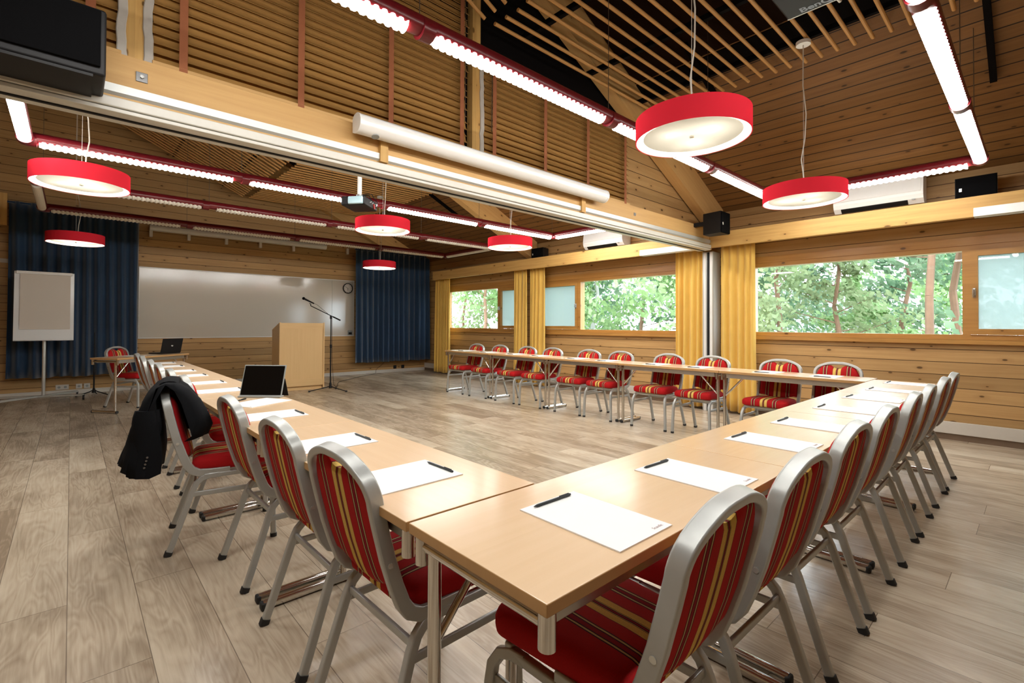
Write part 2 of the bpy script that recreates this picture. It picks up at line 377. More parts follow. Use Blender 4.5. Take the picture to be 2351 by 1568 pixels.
def copy_tree(o, parent=None):
    c = o.copy(); COL.objects.link(c)
    if parent is not None: c.parent = parent
    for ch in list(o.children): copy_tree(ch, c)
    return c
def place(proto, used, loc, rz, label, group=None):
    o = copy_tree(proto) if used else proto
    o.location = loc; o.rotation_euler = (0, 0, rz); o['label'] = label
    if group: o['group'] = group
    return o
def struct(o, label, cat): return tag(o, label, cat, kind='structure')
def dup(o, parent, loc=None, rz=None):
    c = o.copy(); COL.objects.link(c); c.parent = parent
    if loc is not None: c.location = loc
    if rz is not None: c.rotation_euler = (0, 0, rz)
    return c
def text_mesh(body, size, mat, extrude=0.0003, bold=0.0):
    cu = bpy.data.curves.new('lettering', 'FONT'); cu.body = body; cu.size = size; cu.align_x = 'CENTER'; cu.align_y = 'CENTER'; cu.extrude = extrude; cu.offset = bold
    t = bpy.data.objects.new('lettering_tmp', cu); COL.objects.link(t)
    bpy.context.view_layer.update()
    me = bpy.data.meshes.new_from_object(t.evaluated_get(bpy.context.evaluated_depsgraph_get())); me.name = 'lettering'
    bpy.data.objects.remove(t); me.materials.clear(); me.materials.append(M[mat]); return me
ORD = ['first', 'second', 'third', 'fourth', 'fifth', 'sixth', 'seventh', 'eighth', 'ninth', 'tenth', 'eleventh']

# ------------------------------------------------------------------ room shell
XW, YB, YN, XL = 7.15, 10.85, -3.2, -3.2
SL, ZW, XR = 0.47, 2.865, -0.6          # roof pitch, eaves height, ridge
def zroof(x): return ZW + SL * (XW - x) if x >= XR else ZW + SL * (XW - XR) - SL * (XR - x)
ZR = zroof(XR)
struct(MB().mm((XL - .2, YN - .2, -0.1), (XW + .2, YB + .2, 0)).build('floor', 'floor', along=(0, 1, 0), smooth=False), 'pale oak plank floor of the meeting room', 'floor')
def slab(pts, th, name, along, lab):
    P = [Vector(p) for p in pts]; n = (P[1] - P[0]).cross(P[2] - P[0]).normalized()
    if n.z < 0: n = -n
    o = MB().loft([P, [p + n * th for p in P]]).build(name, 'roof', along=along, smooth=False); return struct(o, lab, 'ceiling')
slab([(XW + .3, YN - .2, zroof(XW + .3)), (XW + .3, YB + .2, zroof(XW + .3)), (XR, YB + .2, ZR), (XR, YN - .2, ZR)], .08, 'ceiling', (0, 1, 0), 'dark pine board ceiling sloping down to the windows')
slab([(XR, YN - .2, ZR), (XR, YB + .2, ZR), (XL - .3, YB + .2, zroof(XL - .3)), (XL - .3, YN - .2, zroof(XL - .3))], .08, 'ceiling_left', (0, 1, 0), 'far ceiling slope beyond the ridge')
# gable walls
def gable(y0, y1, name, lab, x0=XL, x1=XW, zb=0.0, mat='wall'):
    poly = [(x0, y0, zb), (x1, y0, zb), (x1, y0, zroof(x1))] + ([(XR, y0, ZR)] if x0 < XR < x1 else []) + [(x0, y0, zroof(x0))]
    o = MB().prism(poly, y1 - y0, (0, 1, 0)).build(name, mat, smooth=False); return struct(o, lab, 'wall')
gable(YB, YB + .15, 'wall_back', 'pine board end wall behind the whiteboard')
gable(YN - .15, YN, 'wall_front', 'pine board wall behind the camera')
struct(MB().mm((XL - .15, YN - .15, 0), (XL, YB + .15, zroof(XL))).build('wall_left', 'wall', along=(0, 1, 0), smooth=False), 'pine board side wall opposite the windows', 'wall')
# window wall with three openings
WZ0, WZ1 = 1.075, 2.075
WIN = [(7.05, 9.90), (3.70, 6.75), (-0.75, 2.68)]
w = MB()
w.mm((XW, YN - .15, 0), (XW + .18, YB + .15, WZ0)).mm((XW, YN - .15, WZ1), (XW + .18, YB + .15, ZW + .02))
ys = [YN - .15] + [v for a in sorted(WIN) for v in a] + [YB + .15]
for i in range(0, len(ys), 2): w.mm((XW, ys[i], WZ0), (XW + .18, ys[i + 1], WZ1))
struct(w.build('wall_right', 'wall', along=(0, 1, 0), smooth=False), 'pine board wall with three long windows', 'wall')
# skirtings
struct(MB().mm((XW - .012, YN, 0), (XW, YB, .065)).build('trim_1', 'coving', smooth=False), 'dark floor coving along the window wall', 'trim')
struct(MB().mm((XW - .03, YN, .067), (XW, YB, .195), bev=.004).build('baseboard_right', 'offwhite', along=(0, 1, 0), smooth=False), 'pale cable trunking along the foot of the window wall', 'skirting')
struct(MB().mm((XL, YB - .015, 0), (XW - .03, YB, .075), bev=.003).build('baseboard_back', 'offwhite', smooth=False), 'pale skirting under the whiteboard wall', 'skirting')
struct(MB().mm((XL, YB - .02, 2.16), (-.72, YB, 2.225)).build('trim_2', 'offwhite', smooth=False), 'pale wall trunking left of the dark curtain', 'trim')
# windows: frames, panes, opening sashes with sunscreen cloth
def window(n, y0, y1, sy0, sy1, lab):
    """fixed pane over y0..y1 minus the sash span sy0..sy1"""
    t, x0, x1 = .055, XW - .005, XW + .12
    f = frame4(MB(), x0, x1, y0, y1, WZ0, WZ1, t)
    low_side = sy0 < (y0 + y1) / 2
    m = sy1 if low_side else sy0
    f.mm((x0, m - .03, WZ0 + t), (x1, m + .03, WZ1 - t))
    f.mm((XW - .055, y0 - .02, WZ0 - .045), (XW + .02, y1 + .02, WZ0 - .002)).mm((XW - .018, y0 - .06, WZ1), (XW, y1 + .06, WZ1 + .085))
    o = f.build('window_%d' % n, 'frame', along=(0, 1, 0), smooth=False); struct(o, lab, 'window')
    gy0, gy1 = (m + .03, y1 - t) if low_side else (y0 + t, m - .03)
    MB().mm((XW + .05, gy0, WZ0 + t), (XW + .058, gy1, WZ1 - t)).build('pane', 'glass', o, smooth=False)
    a, b = (y0 + t, m - .03) if low_side else (m + .03, y1 - t)
    z0, z1, q = WZ0 + t + .002, WZ1 - t - .002, .06
    s_ = frame4(MB(), XW - .02, XW + .045, a, b, z0, z1, q)
    sa = s_.build('sash', 'frame', o, along=(0, 1, 0), smooth=False)
    MB().mm((XW + .012, a + q, z0 + q), (XW + .02, b - q, z1 - q)).build('sash_pane', 'glass', sa, smooth=False)
    MB().mm((XW + .034, a + q, z0 + q), (XW + .036, b - q, z1 - q)).build('sunscreen', 'sunscreen', sa, smooth=False)
    hy = b - q / 2 if low_side else a + q / 2
    MB().mm((XW - .035, hy - .012, 1.52), (XW - .02, hy + .012, 1.62), bev=.004).cyl((XW - .03, hy, 1.6), (XW - .06, hy, 1.6), .008).box((XW - .06, hy, 1.575), (.012, .02, .07), bev=.004).build('handle', 'chrome', sa)
    return o
window(1, 7.05, 9.90, 7.05, 7.93, 'timber window nearest the whiteboard wall')
window(2, 3.70, 6.75, 5.68, 6.75, 'timber window in the middle of the window wall')
window(3, -.75, 2.68, -.75, .53, 'large timber window at the right of the room')

# pelmet beam above the windows
tag(MB().mm((6.70, YN, 2.30), (6.76, 3.06, 2.50)).mm((6.76, YN, 2.47), (XW, 3.06, 2.50)).build('curtain_pelmet', 'pelmet', along=(0, 1, 0), smooth=False),
    'knotty pine pelmet board above the large right window', 'pelmet')
tag(MB().mm((6.70, 3.30, 2.30), (6.76, 9.86, 2.50)).mm((6.76, 3.30, 2.47), (XW, 9.86, 2.50)).build('curtain_pelmet', 'pelmet', along=(0, 1, 0), smooth=False),
    'knotty pine pelmet board running over both windows of the back room', 'pelmet')
# partition header: glulam beam, upper wall, rafters
YP = 3.05
struct(MB().mm((XL, YP, 2.28), (6.78, YP + .16, 2.57)).build('trim_3', 'beam', smooth=False), 'long glulam header beam over the folding wall opening', 'beam')
gable(YP + .14, YP + .24, 'wall_partition', 'pine boarded gable over the right end of the header beam', x0=4.86, zb=2.52)
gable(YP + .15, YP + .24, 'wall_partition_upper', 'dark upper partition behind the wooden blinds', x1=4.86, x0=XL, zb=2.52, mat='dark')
def rafter(y0, y1, n, lab, x0=XR, x1=6.95):
    d = .41
    poly = [(x0, y0, zroof(x0)), (x1 + .15, y0, zroof(x1 + .15)), (x1 + .15, y0, max(2.5, zroof(x1 + .15) - d)), (x1 - .2, y0, zroof(x1 - .2) - d), (x0, y0, zroof(x0) - d)]
    struct(MB().prism(poly, y1 - y0, (0, 1, 0)).build('trim_%d' % n, 'beam', along=(1, 0, -SL), smooth=False), lab, 'rafter')
rafter(YP - .02, YP + .12, 4, 'sloping glulam rafter beside the wooden blinds')
rafter(6.72, 6.86, 5, 'sloping glulam rafter between the two back room windows')
rafter(YB - .18, YB - .02, 6, 'sloping glulam rafter against the end wall')
# roof details: black band, black straps, dark sheets standing in for shade
def on_roof(x, y, d): return (x, y, zroof(x) - d)
def roofstrip(xa, xb, ya, yb, d, n, lab, cat, mat='dark'):
    struct(MB().loft([[on_roof(xa, ya, .001), on_roof(xb, ya, .001), on_roof(xb, yb, .001), on_roof(xa, yb, .001)],
               [on_roof(xa, ya, d), on_roof(xb, ya, d), on_roof(xb, yb, d), on_roof(xa, yb, d)]]).build('trim_%d' % n, mat, smooth=False), lab, cat)
roofstrip(4.83, 5.05, YN, YP, .012, 7, 'long black band on the ceiling above the pole ends', 'ceiling band')
roofstrip(4.83, 5.05, YP + .3, 6.6, .012, 8, 'black ceiling band in the back room', 'ceiling band')
roofstrip(XR + .05, 4.80, YN, YP - .03, .02, 12, 'added dark sheet for the shade on the high ceiling over the poles', 'ceiling shade sheet', 'roof_shade')  # dark sheet added under the boards to paint the shade above the poles
roofstrip(XR + .05, 4.83, YP + .3, 10.4, .02, 13, 'added dark sheet for the shade over the back room pole ceiling', 'ceiling shade sheet', 'roof_shade')  # added likewise, paints the shaded roof dark between the back room poles
roofstrip(4.6, 6.03, .245, .29, .05, 9, 'black steel strap down the right ceiling slope', 'strap')
roofstrip(4.6, 5.42, 2.31, 2.36, .05, 10, 'black steel strap behind the largest red lamp', 'strap')
roofstrip(4.6, 5.9, 7.78, 7.83, .05, 11, 'black steel strap on the back room ceiling', 'strap')
# timber brace at the far left
bo = empty('timber_brace', (-.9, 10.55, 0), 0, 'pale timber post with a slanting brace left of the dark curtain', 'brace')
MB().box((.08, .1, 2.98), (.09, .09, .5)).build('post', 'pelmet', bo, along=(0, 0, 1), smooth=False)
MB().cyl((.06, .1, 2.85), (-.5, .1, 3.45), .05, 4).build('strut', 'pelmet', bo, along=(-.7, 0, .7), smooth=False)
tr_ = MB().mm((-.9, YB - .02, 0), (-.8, YB, 2.9))
tr_.bm.free()

# folding wall track
t = empty('folding_wall_track', (0, 0, 0), 0, 'long white and aluminium folding wall track under the header beam', 'track')
MB().sweep([(XL, YP - .005, 2.375), (6.70, YP - .005, 2.375)], [(-.035, -.03), (-.02, -.034), (.012, -.01), (.012, .03), (-.0, .034), (-.03, .034)], ref=(0, 0, 1)).build('upper_rail', 'alu', t)
MB().mm((XL, YP - .03, 2.285), (6.70, YP + .16, 2.335), bev=.006).mm((XL, YP - .022, 2.262), (6.70, YP + .15, 2.282), bev=.004).build('lower_rail', 'trackwhite', t)
MB().mm((XL, YP + .055, 2.255), (6.70, YP + .075, 2.262)).build('track_slot', 'black', t)
t = empty('folding_wall_post', (6.90, 3.12, 0), 0, 'aluminium end post between the two yellow curtains', 'post')
MB().mm((-.04, -.05, 0), (.2, .10, 2.27), bev=.004).build('post', 'alu', t)
MB().mm((-.046, .0, 0), (-.038, .032, 2.26)).build('seal', 'black', t)
MB().mm((-.052, .045, 0), (-.036, .075, 2.26), bev=.004).mm((-.052, -.045, 0), (-.036, -.008, 2.26), bev=.004).build('edge_strip', 'white', t)
for i, (px, lab) in enumerate([(.26, 'square steel bolt plate on the header beam beside the big loudspeaker'), (4.83, 'small steel bolt plate on the header beam right of the projection screen')]):
    t = empty('bolt_plate', (px, YP, 2.478), 0, lab, 'bolt plate')
    MB().box((0, -.003, 0), (.05 if i == 0 else .035, .006, .05 if i == 0 else .035), bev=.002).build('plate', 'steel', t)
    MB().cyl((0, -.004, 0), (0, -.018, 0), .009, 6).build('nut', 'badge', t)

# ------------------------------------------------------------------ wooden blinds above the beam
def blind(x0, x1, z1, tapes, lab, cordx=None):
    t = empty('wooden_blind', ((x0 + x1) / 2, YP + .085, 2.59), 0, lab, 'venetian blind', 'wooden venetian blinds above the header beam')
    cx_ = (x0 + x1) / 2; m = MB(); zz = 0.05
    rot = Matrix.Rotation(R(63), 3, 'X')
    while zz < z1 - 2.59:
        dx = rnd.uniform(-.012, .012)
        hw = (x1 - x0 - .03) / 2
        cs = [rot @ Vector((0, q * .041, -.012 * (1 - q * q) + th)) for th in (0, .003) for q in ((-1, -.5, 0, .5, 1) if th == 0 else (1, .5, 0, -.5, -1))]
        m.loft([[(dx - hw, c.y, zz + c.z) for c in cs], [(dx + hw, c.y, zz + c.z) for c in cs]])
        zz += .0535
    m.build('slats', 'slat', t, ang=60)
    MB().box((0, -.01, .012), (x1 - x0 - .02, .05, .022), bev=.004).build('bottom_rail', 'beam', t)
    for tx in tapes:
        MB().mm((tx - cx_ - .02, -.034, .0), (tx - cx_ + .02, -.0325, z1 - 2.59)).mm((tx - cx_ - .02, -.036, -.03), (tx - cx_ + .02, -.0325, .02)).build('tape', 'tape', t, smooth=False)
    if cordx:
        MB().tube([(cordx - cx_, -.04, .28), (cordx - cx_ + .004, -.04, .7), (cordx - cx_, -.04, z1 - 2.6)], .003, 6).build('cord', 'wire', t)
    return t
blind(.298, 2.47, 4.45, [.45, 1.09, 1.735, 2.385], 'wide wooden blind between the two posts above the projection screen', 2.41)
blind(2.625, 4.83, 3.56, [2.74, 3.39, 4.045, 4.725], 'wooden blind to the right of the middle post', 2.70)
blind(-1.2, .188, 3.6, [-1.0, -.45, .055], 'wooden blind at the left behind the big loudspeaker')
for i, (a, b, lab) in enumerate([(.185, .285, 'pine post with ragged white sealant left of the wide blind'), (2.49, 2.60, 'pine post between the two wooden blinds')]):
    t = empty('blind_post', ((a + b) / 2, YP + .08, 2.57), 0, lab, 'post')
    MB().box((0, .02, .95), (b - a - .025, .07, 1.9 if i else 2.0)).build('post', 'pelmet', t, along=(0, 0, 1), smooth=False)
    s_ = MB()
    for sx in ((-1, 1) if i == 0 else (1,)):
        pts = [(sx * ((b - a) / 2 + .004 + rnd.uniform(-.006, .006)), -.018, k * .05) for k in range(20)]
        s_.sweep(pts, rrect(.042, .014, .004, 1), ref=(0, 1, 0))
    s_.build('sealant', 'seal', t, smooth=False)

# ------------------------------------------------------------------ suspended pole ceilings
def poles(y0, y1, x0, x1, z0, z1, lab, step=.126):
    t = empty('pole_ceiling', ((x0 + x1) / 2, (y0 + y1) / 2, (z0 + z1) / 2), 0, lab, 'slatted ceiling', 'suspended pole ceilings')
    dx, dz = (x1 - x0) / 2, (z1 - z0) / 2
    first = None; y = y0
    while y < y1 + 1e-6:
        loc = (rnd.uniform(-.012, .012), y - (y0 + y1) / 2, 0)
        if first is None: first = MB().cyl((-dx, 0, -dz), (dx, 0, dz), .0155, 10).build('pole', 'dowel', t, along=(dx, 0, dz), loc=loc)
        else: dup(first, t, loc)
        y += step
    for fx in (-.72, .0, .72):
        MB().box((dx * fx, 0, dz * fx + .04), (.04, y1 - y0 + .1, .045)).build('carrier', 'dark', t, smooth=False)
poles(-.19, 2.96, 2.62, 5.18, 3.70, 3.70, 'level rows of round wooden poles hanging above the big red lamp')
poles(.95, 2.98, .25, 2.50, 4.757, 3.70, 'short sloping wooden poles at the top of the picture')
poles(3.45, 10.35, 2.62, 5.14, 3.70, 3.70, 'level slatted pole ceiling over the right half of the back room')
poles(3.45, 10.35, .25, 2.50, 4.757, 3.70, 'sloping slatted pole ceiling over the left half of the back room')
poles(5.0, 10.35, -1.6, .14, 4.757, 4.757, 'highest level pole ceiling at the far left of the back room')

# ------------------------------------------------------------------ red suspended light frames
def tube_light(t, a, b, lit, joint0=True):
    """one luminaire from a to b (relative to t): red housing above, ribbed white louvre below"""
    a, b = Vector(a), Vector(b); d = (b - a).normalized(); ln = (b - a).length
    hs = MB().cyl(a, b, .050, 18)
    h = hs.build('housing', 'red', t)
    g = .085
    side = d.cross(Vector((0, 0, 1))); m = MB(); n = int((ln - 2 * g) / .011); rings = []
    for i in range(n + 1):
        p = a + d * (g + (ln - 2 * g) * i / n); r = .043 if (i // 2) % 2 else .035
        rings.append([p + side * (r * math.cos(an)) + Vector((0, 0, -.030 + r * math.sin(an) * .95)) for an in [R(180 + 180 * k / 8) for k in range(9)]])
    m.loft(rings, cap=True).build('louvre', lit if lit else 'tubeoff', h, smooth=False)
    MB().cyl(a + Vector((0, 0, -.012)) - d * .0, a + Vector((0, 0, -.010)) + d * .07, .056, 18).build('joint', 'red', t)
def wires(t, pts, ztop):
    for p in pts:
        MB().cyl((p[0], p[1], .04), (p[0], p[1], ztop(p)), .0025, 6).build('suspension_wire', 'wire', t)
def light_frame(segs, lit, lab, wp):
    zl = 2.72
    cx_ = sum(s[0][0] + s[1][0] for s in segs) / (2 * len(segs)); cy_ = sum(s[0][1] + s[1][1] for s in segs) / (2 * len(segs))
    t = empty('light_frame', (cx_, cy_, zl), 0, lab, 'ceiling light', 'red suspended light frames')
    for a, b in segs: tube_light(t, (a[0] - cx_, a[1] - cy_, 0), (b[0] - cx_, b[1] - cy_, 0), lit)
    wires(t, [(x - cx_, y - cy_) for x, y in wp], lambda p: zroof(p[0] + cx_) - zl)
def run(x0, x1, y, n): return [((x0 + (x1 - x0) * i / n, y), (x0 + (x1 - x0) * (i + 1) / n, y)) for i in range(n)]
XA, XB = -.30, 6.13
def loop(ya, yb):
    return run(XA, XB, yb, 4) + [((XB, yb), (XB, ya))] + [(q, p) for p, q in run(XA, XB, ya, 4)] + [((XA, yb), (XA, ya))]
light_frame(loop(.355, 2.06), 'tube', 'lit red tube light frame around the two large red lamps', [(1.31, 2.06), (2.92, 2.06), (4.5, 2.06), (4.5, .355), (5.5, .355)])
light_frame(loop(3.73, 5.43), 'tubefar', 'lit red tube light frame in the back room behind the header beam', [(-.3, 5.43), (1.31, 5.43), (2.92, 5.43), (4.5, 5.43), (6.1, 5.43)])
light_frame(loop(6.98, 8.55), False, 'unlit red tube light frame nearest the whiteboard wall', [(1.31, 6.98), (2.92, 6.98), (4.5, 6.98), (-.3, 8.55), (1.31, 8.55), (2.92, 8.55), (4.5, 8.55), (6.1, 8.55)])

# ------------------------------------------------------------------ red drum pendants
def make_pendant():
    t = empty('pendant_lamp', (0, 0, 0), 0, '', 'pendant lamp', 'red drum pendant lamps')
    r, hgt = .31, .125
    MB().lathe([(r, 0), (r, hgt), (r - .004, hgt), (r - .004, .0)], 64).build('lamp_shade', 'shade', t)
    MB().lathe([(r - .005, .001), (r - .005, hgt - .004), (r - .04, hgt - .003)], 64).build('lining', 'shadein', t)
    MB().lathe([(r - .003, hgt - .006), (.02, hgt - .004), (.02, hgt - .001), (r - .003, hgt - .002)], 48).build('top_plate', 'shadein', t)
    d = MB(); d.lathe([(.001, .022), (.262, .018), (.266, .021), (.262, .0225), (.001, .026)], 56).build('diffuser', 'opal', t)
    MB().lathe([(.001, .008), (.012, .010), (.013, .018), (.006, .022), (.006, .026)], 18).build('finial', 'chrome', t)
    return t
pend = make_pendant()
PL = [(2.684, 1.322, 'largest red drum lamp nearest the camera at the right'), (4.744, 1.345, 'red drum lamp in front of the right air conditioner'),
      (.049, 4.99, 'large red drum lamp at the left edge of the back room'), (.035, 8.62, 'red drum lamp in front of the left dark blue curtain'),
      (2.705, 5.005, 'red drum lamp beside the far projector'), (4.608, 4.88, 'red drum lamp left of the far air conditioner'),
      (4.456, 8.37, 'smallest red drum lamp in front of the right blue curtain')]
ZP = 2.285
pr = [(pend if i == 0 else copy_tree(pend)) for i in range(len(PL))]
for i, ((x, y, lab), o) in enumerate(zip(PL, pr)):
    o.location = (x, y, ZP); o.rotation_euler = (0, 0, rnd.uniform(0, 6)); o['label'] = lab
    rz = o.rotation_euler[2]; ci, si = math.cos(-rz), math.sin(-rz)
    top = (3.67 if x > 2.5 else zroof(x) - .02) - ZP
    w_ = lambda dx, dy, z: (dx * ci - dy * si, dx * si + dy * ci, z)
    MB().tube([w_(.02, .0, .12), w_(.026, .01, .25), w_(.045, .03, .38), w_(.035, .0, .55), w_(.0, -.02, .75), w_(-.01, 0, 1.0), w_(0, 0, top)], .0045, 8).build('cord', 'cord', o)
    MB().cyl((0, 0, .12), (0, 0, top), .0016, 6).build('suspension_wire', 'cord', o)
    MB().cyl((0, 0, top - .03), (0, 0, top), .055, 28).build('canopy', 'white', o)
    for k in range(3):
        li = bpy.data.lights.new('lamp_bulb', 'POINT'); li.energy = 4.2 if i < 2 else 8.5; li.color = (1.0, 0.93, 0.82); li.shadow_soft_size = .035
        lo = bpy.data.objects.new('lamp_bulb', li); COL.objects.link(lo); lo.parent = o
        lo.location = (.12 * math.cos(R(120 * k)), .12 * math.sin(R(120 * k)), .075)

# ------------------------------------------------------------------ chairs
def make_chair():
    t = empty('banquet_chair', (0, 0, 0), 0, '', 'chair')
    prof = rrect(.025, .041, .0055, 3)
    # back frame: one bent tube, front of seat rail -> post -> arch -> post -> seat rail
    side = [(.03, .404), (-.06, .404), (-.115, .408), (-.148, .425), (-.170, .455), (-.192, .51), (-.218, .59), (-.241, .68), (-.254, .735)]
    path = [(.188, y, z) for y, z in side]
    arch = [(.1875, .752), (.186, .765), (.182, .779), (.175, .792), (.164, .804), (.149, .815), (.13, .825), (.105, .835), (.08, .843), (.055, .848), (.03, .850), (0, .850)]
    for x, z in arch + [(-x, z) for x, z in arch[-2::-1]]:
        path.append((x, -.260 - (z - .765) * .25, z))
    path += [(-.188, y, z) for y, z in side[::-1]]
    m = MB(); m.hard = True; m.sweep(path, prof, ref=(0, 0, 1)).build('back_frame', 'silver', t)
    # seat frame
    f = MB()
    for sx in (-1, 1): f.box((sx * .190, .04, .388), (.026, .27, .026), bev=.006)
    f.box((0, .185, .398), (.40, .024, .026), bev=.006).box((0, -.07, .385), (.38, .024, .024), bev=.006)
    f.build('seat_frame', 'silver', t)
    lp = rrect(.025, .029, .005, 2)
    for sx in (-1, 1):
        rl = [(sx * .205, -.252, .0), (sx * .202, -.222, .085), (sx * .197, -.175, .225), (sx * .193, -.145, .315), (sx * .192, -.128, .352), (sx * .191, -.103, .377), (sx * .19, -.07, .387), (sx * .19, -.02, .388)]
        m = MB(); m.hard = True; l = m.sweep(rl, lp, ref=(0, 1, 0)).build('leg', 'silver', t)
        MB().sweep([(sx * .2052, -.2535, -.0), (sx * .2045, -.245, .022)], rrect(.031, .036, .008, 2), ref=(0, 1, 0)).build('foot_cap', 'rubber', l)
        fl = [(sx * .214, .252, .0), (sx * .212, .248, .12), (sx * .206, .243, .27), (sx * .201, .236, .335), (sx * .196, .212, .372), (sx * .192, .175, .387), (sx * .19, .13, .388)]
        m = MB(); m.hard = True; l = m.sweep(fl, lp, ref=(0, 1, 0)).build('leg', 'silver', t)
        MB().cyl((sx * .214, .252, 0), (sx * .2135, .2515, .02), .018, 12).build('foot_cap', 'rubber', l)
        MB().box((sx * .200, .045, .300), (.012, .40, .026), bev=.004).build('stretcher', 'silver', t)
        MB().cyl((sx * .199, -.215, .575), (sx * .2025, -.215, .575), .008, 10).build('bolt', 'badge', t)
    MB().box((0, -.135, .330), (.385, .014, .024), bev=.004).build('stretcher', 'silver', t)
    # seat cushion
    def outline(ins):
        pts = []
        wr, wf, y0, y1, rc = .186 - ins, .210 - ins, -.150 + ins, .250 - ins, .05
        for (cx_, cy_, a0) in ((wf - rc, y1 - rc, 0), (-wf + rc, y1 - rc, 90), (-wr + rc * .8, y0 + rc * .8, 180), (wr - rc * .8, y0 + rc * .8, 270)):
            r_ = rc if cy_ > 0 else rc * .8
            for k in range(7): a = R(a0 + 15 * k); pts.append((cx_ + r_ * math.cos(a), cy_ + r_ * math.sin(a)))
        return pts
    rings = [[(x, y, z + (.004 if y > .1 else 0)) for x, y in outline(i_)] for i_, z in ((.012, .412), (.002, .419), (0, .432), (0, .452), (.005, .467), (.016, .477), (.035, .483), (.07, .486), (.11, .488))]
    MB().loft(rings).build('seat', 'stripe', t, ang=60)
    # backrest cushion
    def yb(z):
        s2 = [(.455, -.170), (.51, -.192), (.59, -.218), (.68, -.241), (.765, -.260), (.863, -.284)]
        for (z0, y0), (z1, y1) in zip(s2, s2[1:]):
            if z <= z1: return y0 + (y1 - y0) * (z - z0) / (z1 - z0)
        return s2[-1][1]
    W_ = .1765
    def top(x):
        a = abs(x); return .829 - .10 * max(0, (a - .085) / .0915) ** 2.8 - .028 * math.exp(-(a / .042) ** 4)
    def bot(x): return .462 + .030 * min(1, (abs(x) / .13)) ** 2
    NX, NZ = 26, 22
    def surf(front):
        def fn(u, v):
            x = (u * 2 - 1) * W_; z0, z1 = bot(x), top(x); z = z0 + (z1 - z0) * v
            e = max(0.0, 1 - abs(u * 2 - 1) ** 6) ** .5 * max(0.0, 1 - abs(v * 2 - 1) ** 8) ** .5
            y = yb(z) + ((.008 + .034 * e) if front else (-.004 - .008 * e)); return (x, y, z)
        return fn
    m = MB(); m.grid(surf(True), NX, NZ); m.grid(surf(False), NX, NZ)
    bmesh.ops.bridge_loops(m.bm, edges=[e for e in m.bm.edges if e.is_boundary])
    m.build('backrest', 'stripe', t, ang=60)
    return t
chair = make_chair(); used = [False]
def put_chair(x, y, rz, label, group):
    place(chair, used[0], (x, y, 0), rz, label, group) if not used[0] else place(chair, True, (x, y, 0), rz, label, group); used[0] = True
CR = [1.04, 1.555, 2.172, 2.717, 3.382, 3.912, 4.586, 5.115]
CLY = [1.335, 1.862, 2.575, None, 3.78, 4.37, 5.03, 5.58, 6.26, 6.82]
CF = [1.31, 1.81, 2.53, 3.06, 3.77, 4.285, 4.99, 5.535, 6.2, 6.83]
chairs = []
for i, x in enumerate(CR):
    lab = ('striped red chair at the right-hand table row, closest of that row to the camera' if i == 0 else
           '%s striped red chair from the front in the right-hand table row' % ORD[i] if i < 7 else 'last striped red chair of the right-hand row, nearest the window wall')
    chairs.append((x, .708 if i < 2 else .726, rnd.uniform(-.02, .02), lab, 'chairs along the right-hand table row'))
for i, y in enumerate(CLY):
    lab = 'striped red chair with a black jacket over its back' if i == 3 else 'striped red chair at the left-hand table row, beside the near table corner' if i == 0 else '%s striped red chair from the front in the left-hand table row' % ORD[i]
    if i == 3: chairs.append((.677, 3.148, R(-100.5), lab, 'chairs along the left-hand table row'))
    else: chairs.append((.852, y, R(-90) + rnd.uniform(-.025, .025), lab, 'chairs along the left-hand table row'))
for i, y in enumerate(CF):
    lab = '%s striped red chair from the right in the row facing us by the windows' % ORD[i] if i < 9 else 'striped red chair at the far left end of the window-side row'
    chairs.append((5.372, y, R(90) + rnd.uniform(-.04, .04), lab, 'chairs along the window-side table row'))
chairs.append((.70, 8.80, R(-134), 'striped red chair behind the small side desk by the flip chart', None))
for a in chairs: put_chair(*a)

# ------------------------------------------------------------------ folding tables
def make_table(ln, wd=.44):
    t = empty('folding_table', (0, 0, 0), 0, '', 'table', 'folding tables of the u-shaped row')
    top = MB().box((0, 0, .7275), (ln - .003, wd, .025), bev=.0025, seg=2)
    o = top.build('tabletop', ['beech', 'beech_edge'], t)
    for p in o.data.polygons:
        if abs(p.normal.z) < .5: p.material_index = 1
    for sx in (-1, 1):
        for sy in (-1, 1):
            MB().cyl((sx * (ln / 2 - .026), sy * (wd / 2 - .022), .645), (sx * (ln / 2 - .026), sy * (wd / 2 - .022), .716), .0165, 18).build('corner_tube', 'chrome', t)
        MB().cyl((sx * (ln / 2 - .030), -wd / 2 + .022, .688), (sx * (ln / 2 - .030), wd / 2 - .022, .688), .0135, 16).build('cross_tube', 'chrome', t)
        lx = sx * (ln / 2 - .034)
        MB().cyl((lx, wd / 2 - .062, .03), (lx, wd / 2 - .062, .688), .016, 18).build('leg', 'chrome', t)
        fb = MB().sweep([(lx, wd / 2 - .03, .019), (lx, -wd / 2 + .02, .019)], rrect(.036, .034, .012, 3), ref=(0, 0, 1)).build('foot_bar', 'chrome', t)
        for yy in (wd / 2 - .03, -wd / 2 + .02): MB().box((lx, yy, .017), (.039, .022, .034), bev=.008).build('end_cap', 'rubber', fb)
        MB().cyl((lx, wd / 2 - .062, .47), (lx - sx * .20, wd / 2 - .062, .69), .0095, 10).build('brace', 'chrome', t)
    for sy in (-1, 1):
        MB().box((0, sy * (wd / 2 - .045), .690), (ln - .12, .018, .048), bev=.003).build('side_rail', 'rail_steel', t)
    return t
T12 = make_table(1.20); T124 = make_table(1.243); T121 = make_table(1.212)
R0, RY = .608, .5545 + .2165
for i in range(4):
    place(T12, i > 0, (R0 + 1.2 * i + .6, RY, 0), 0, ['beech folding table with the free corner nearest the camera', 'second beech folding table of the right-hand row', 'third beech folding table of the right-hand row from the front', 'beech folding table at the window end of the right-hand row'][i])
LX, LY = .610 + .2165, .997
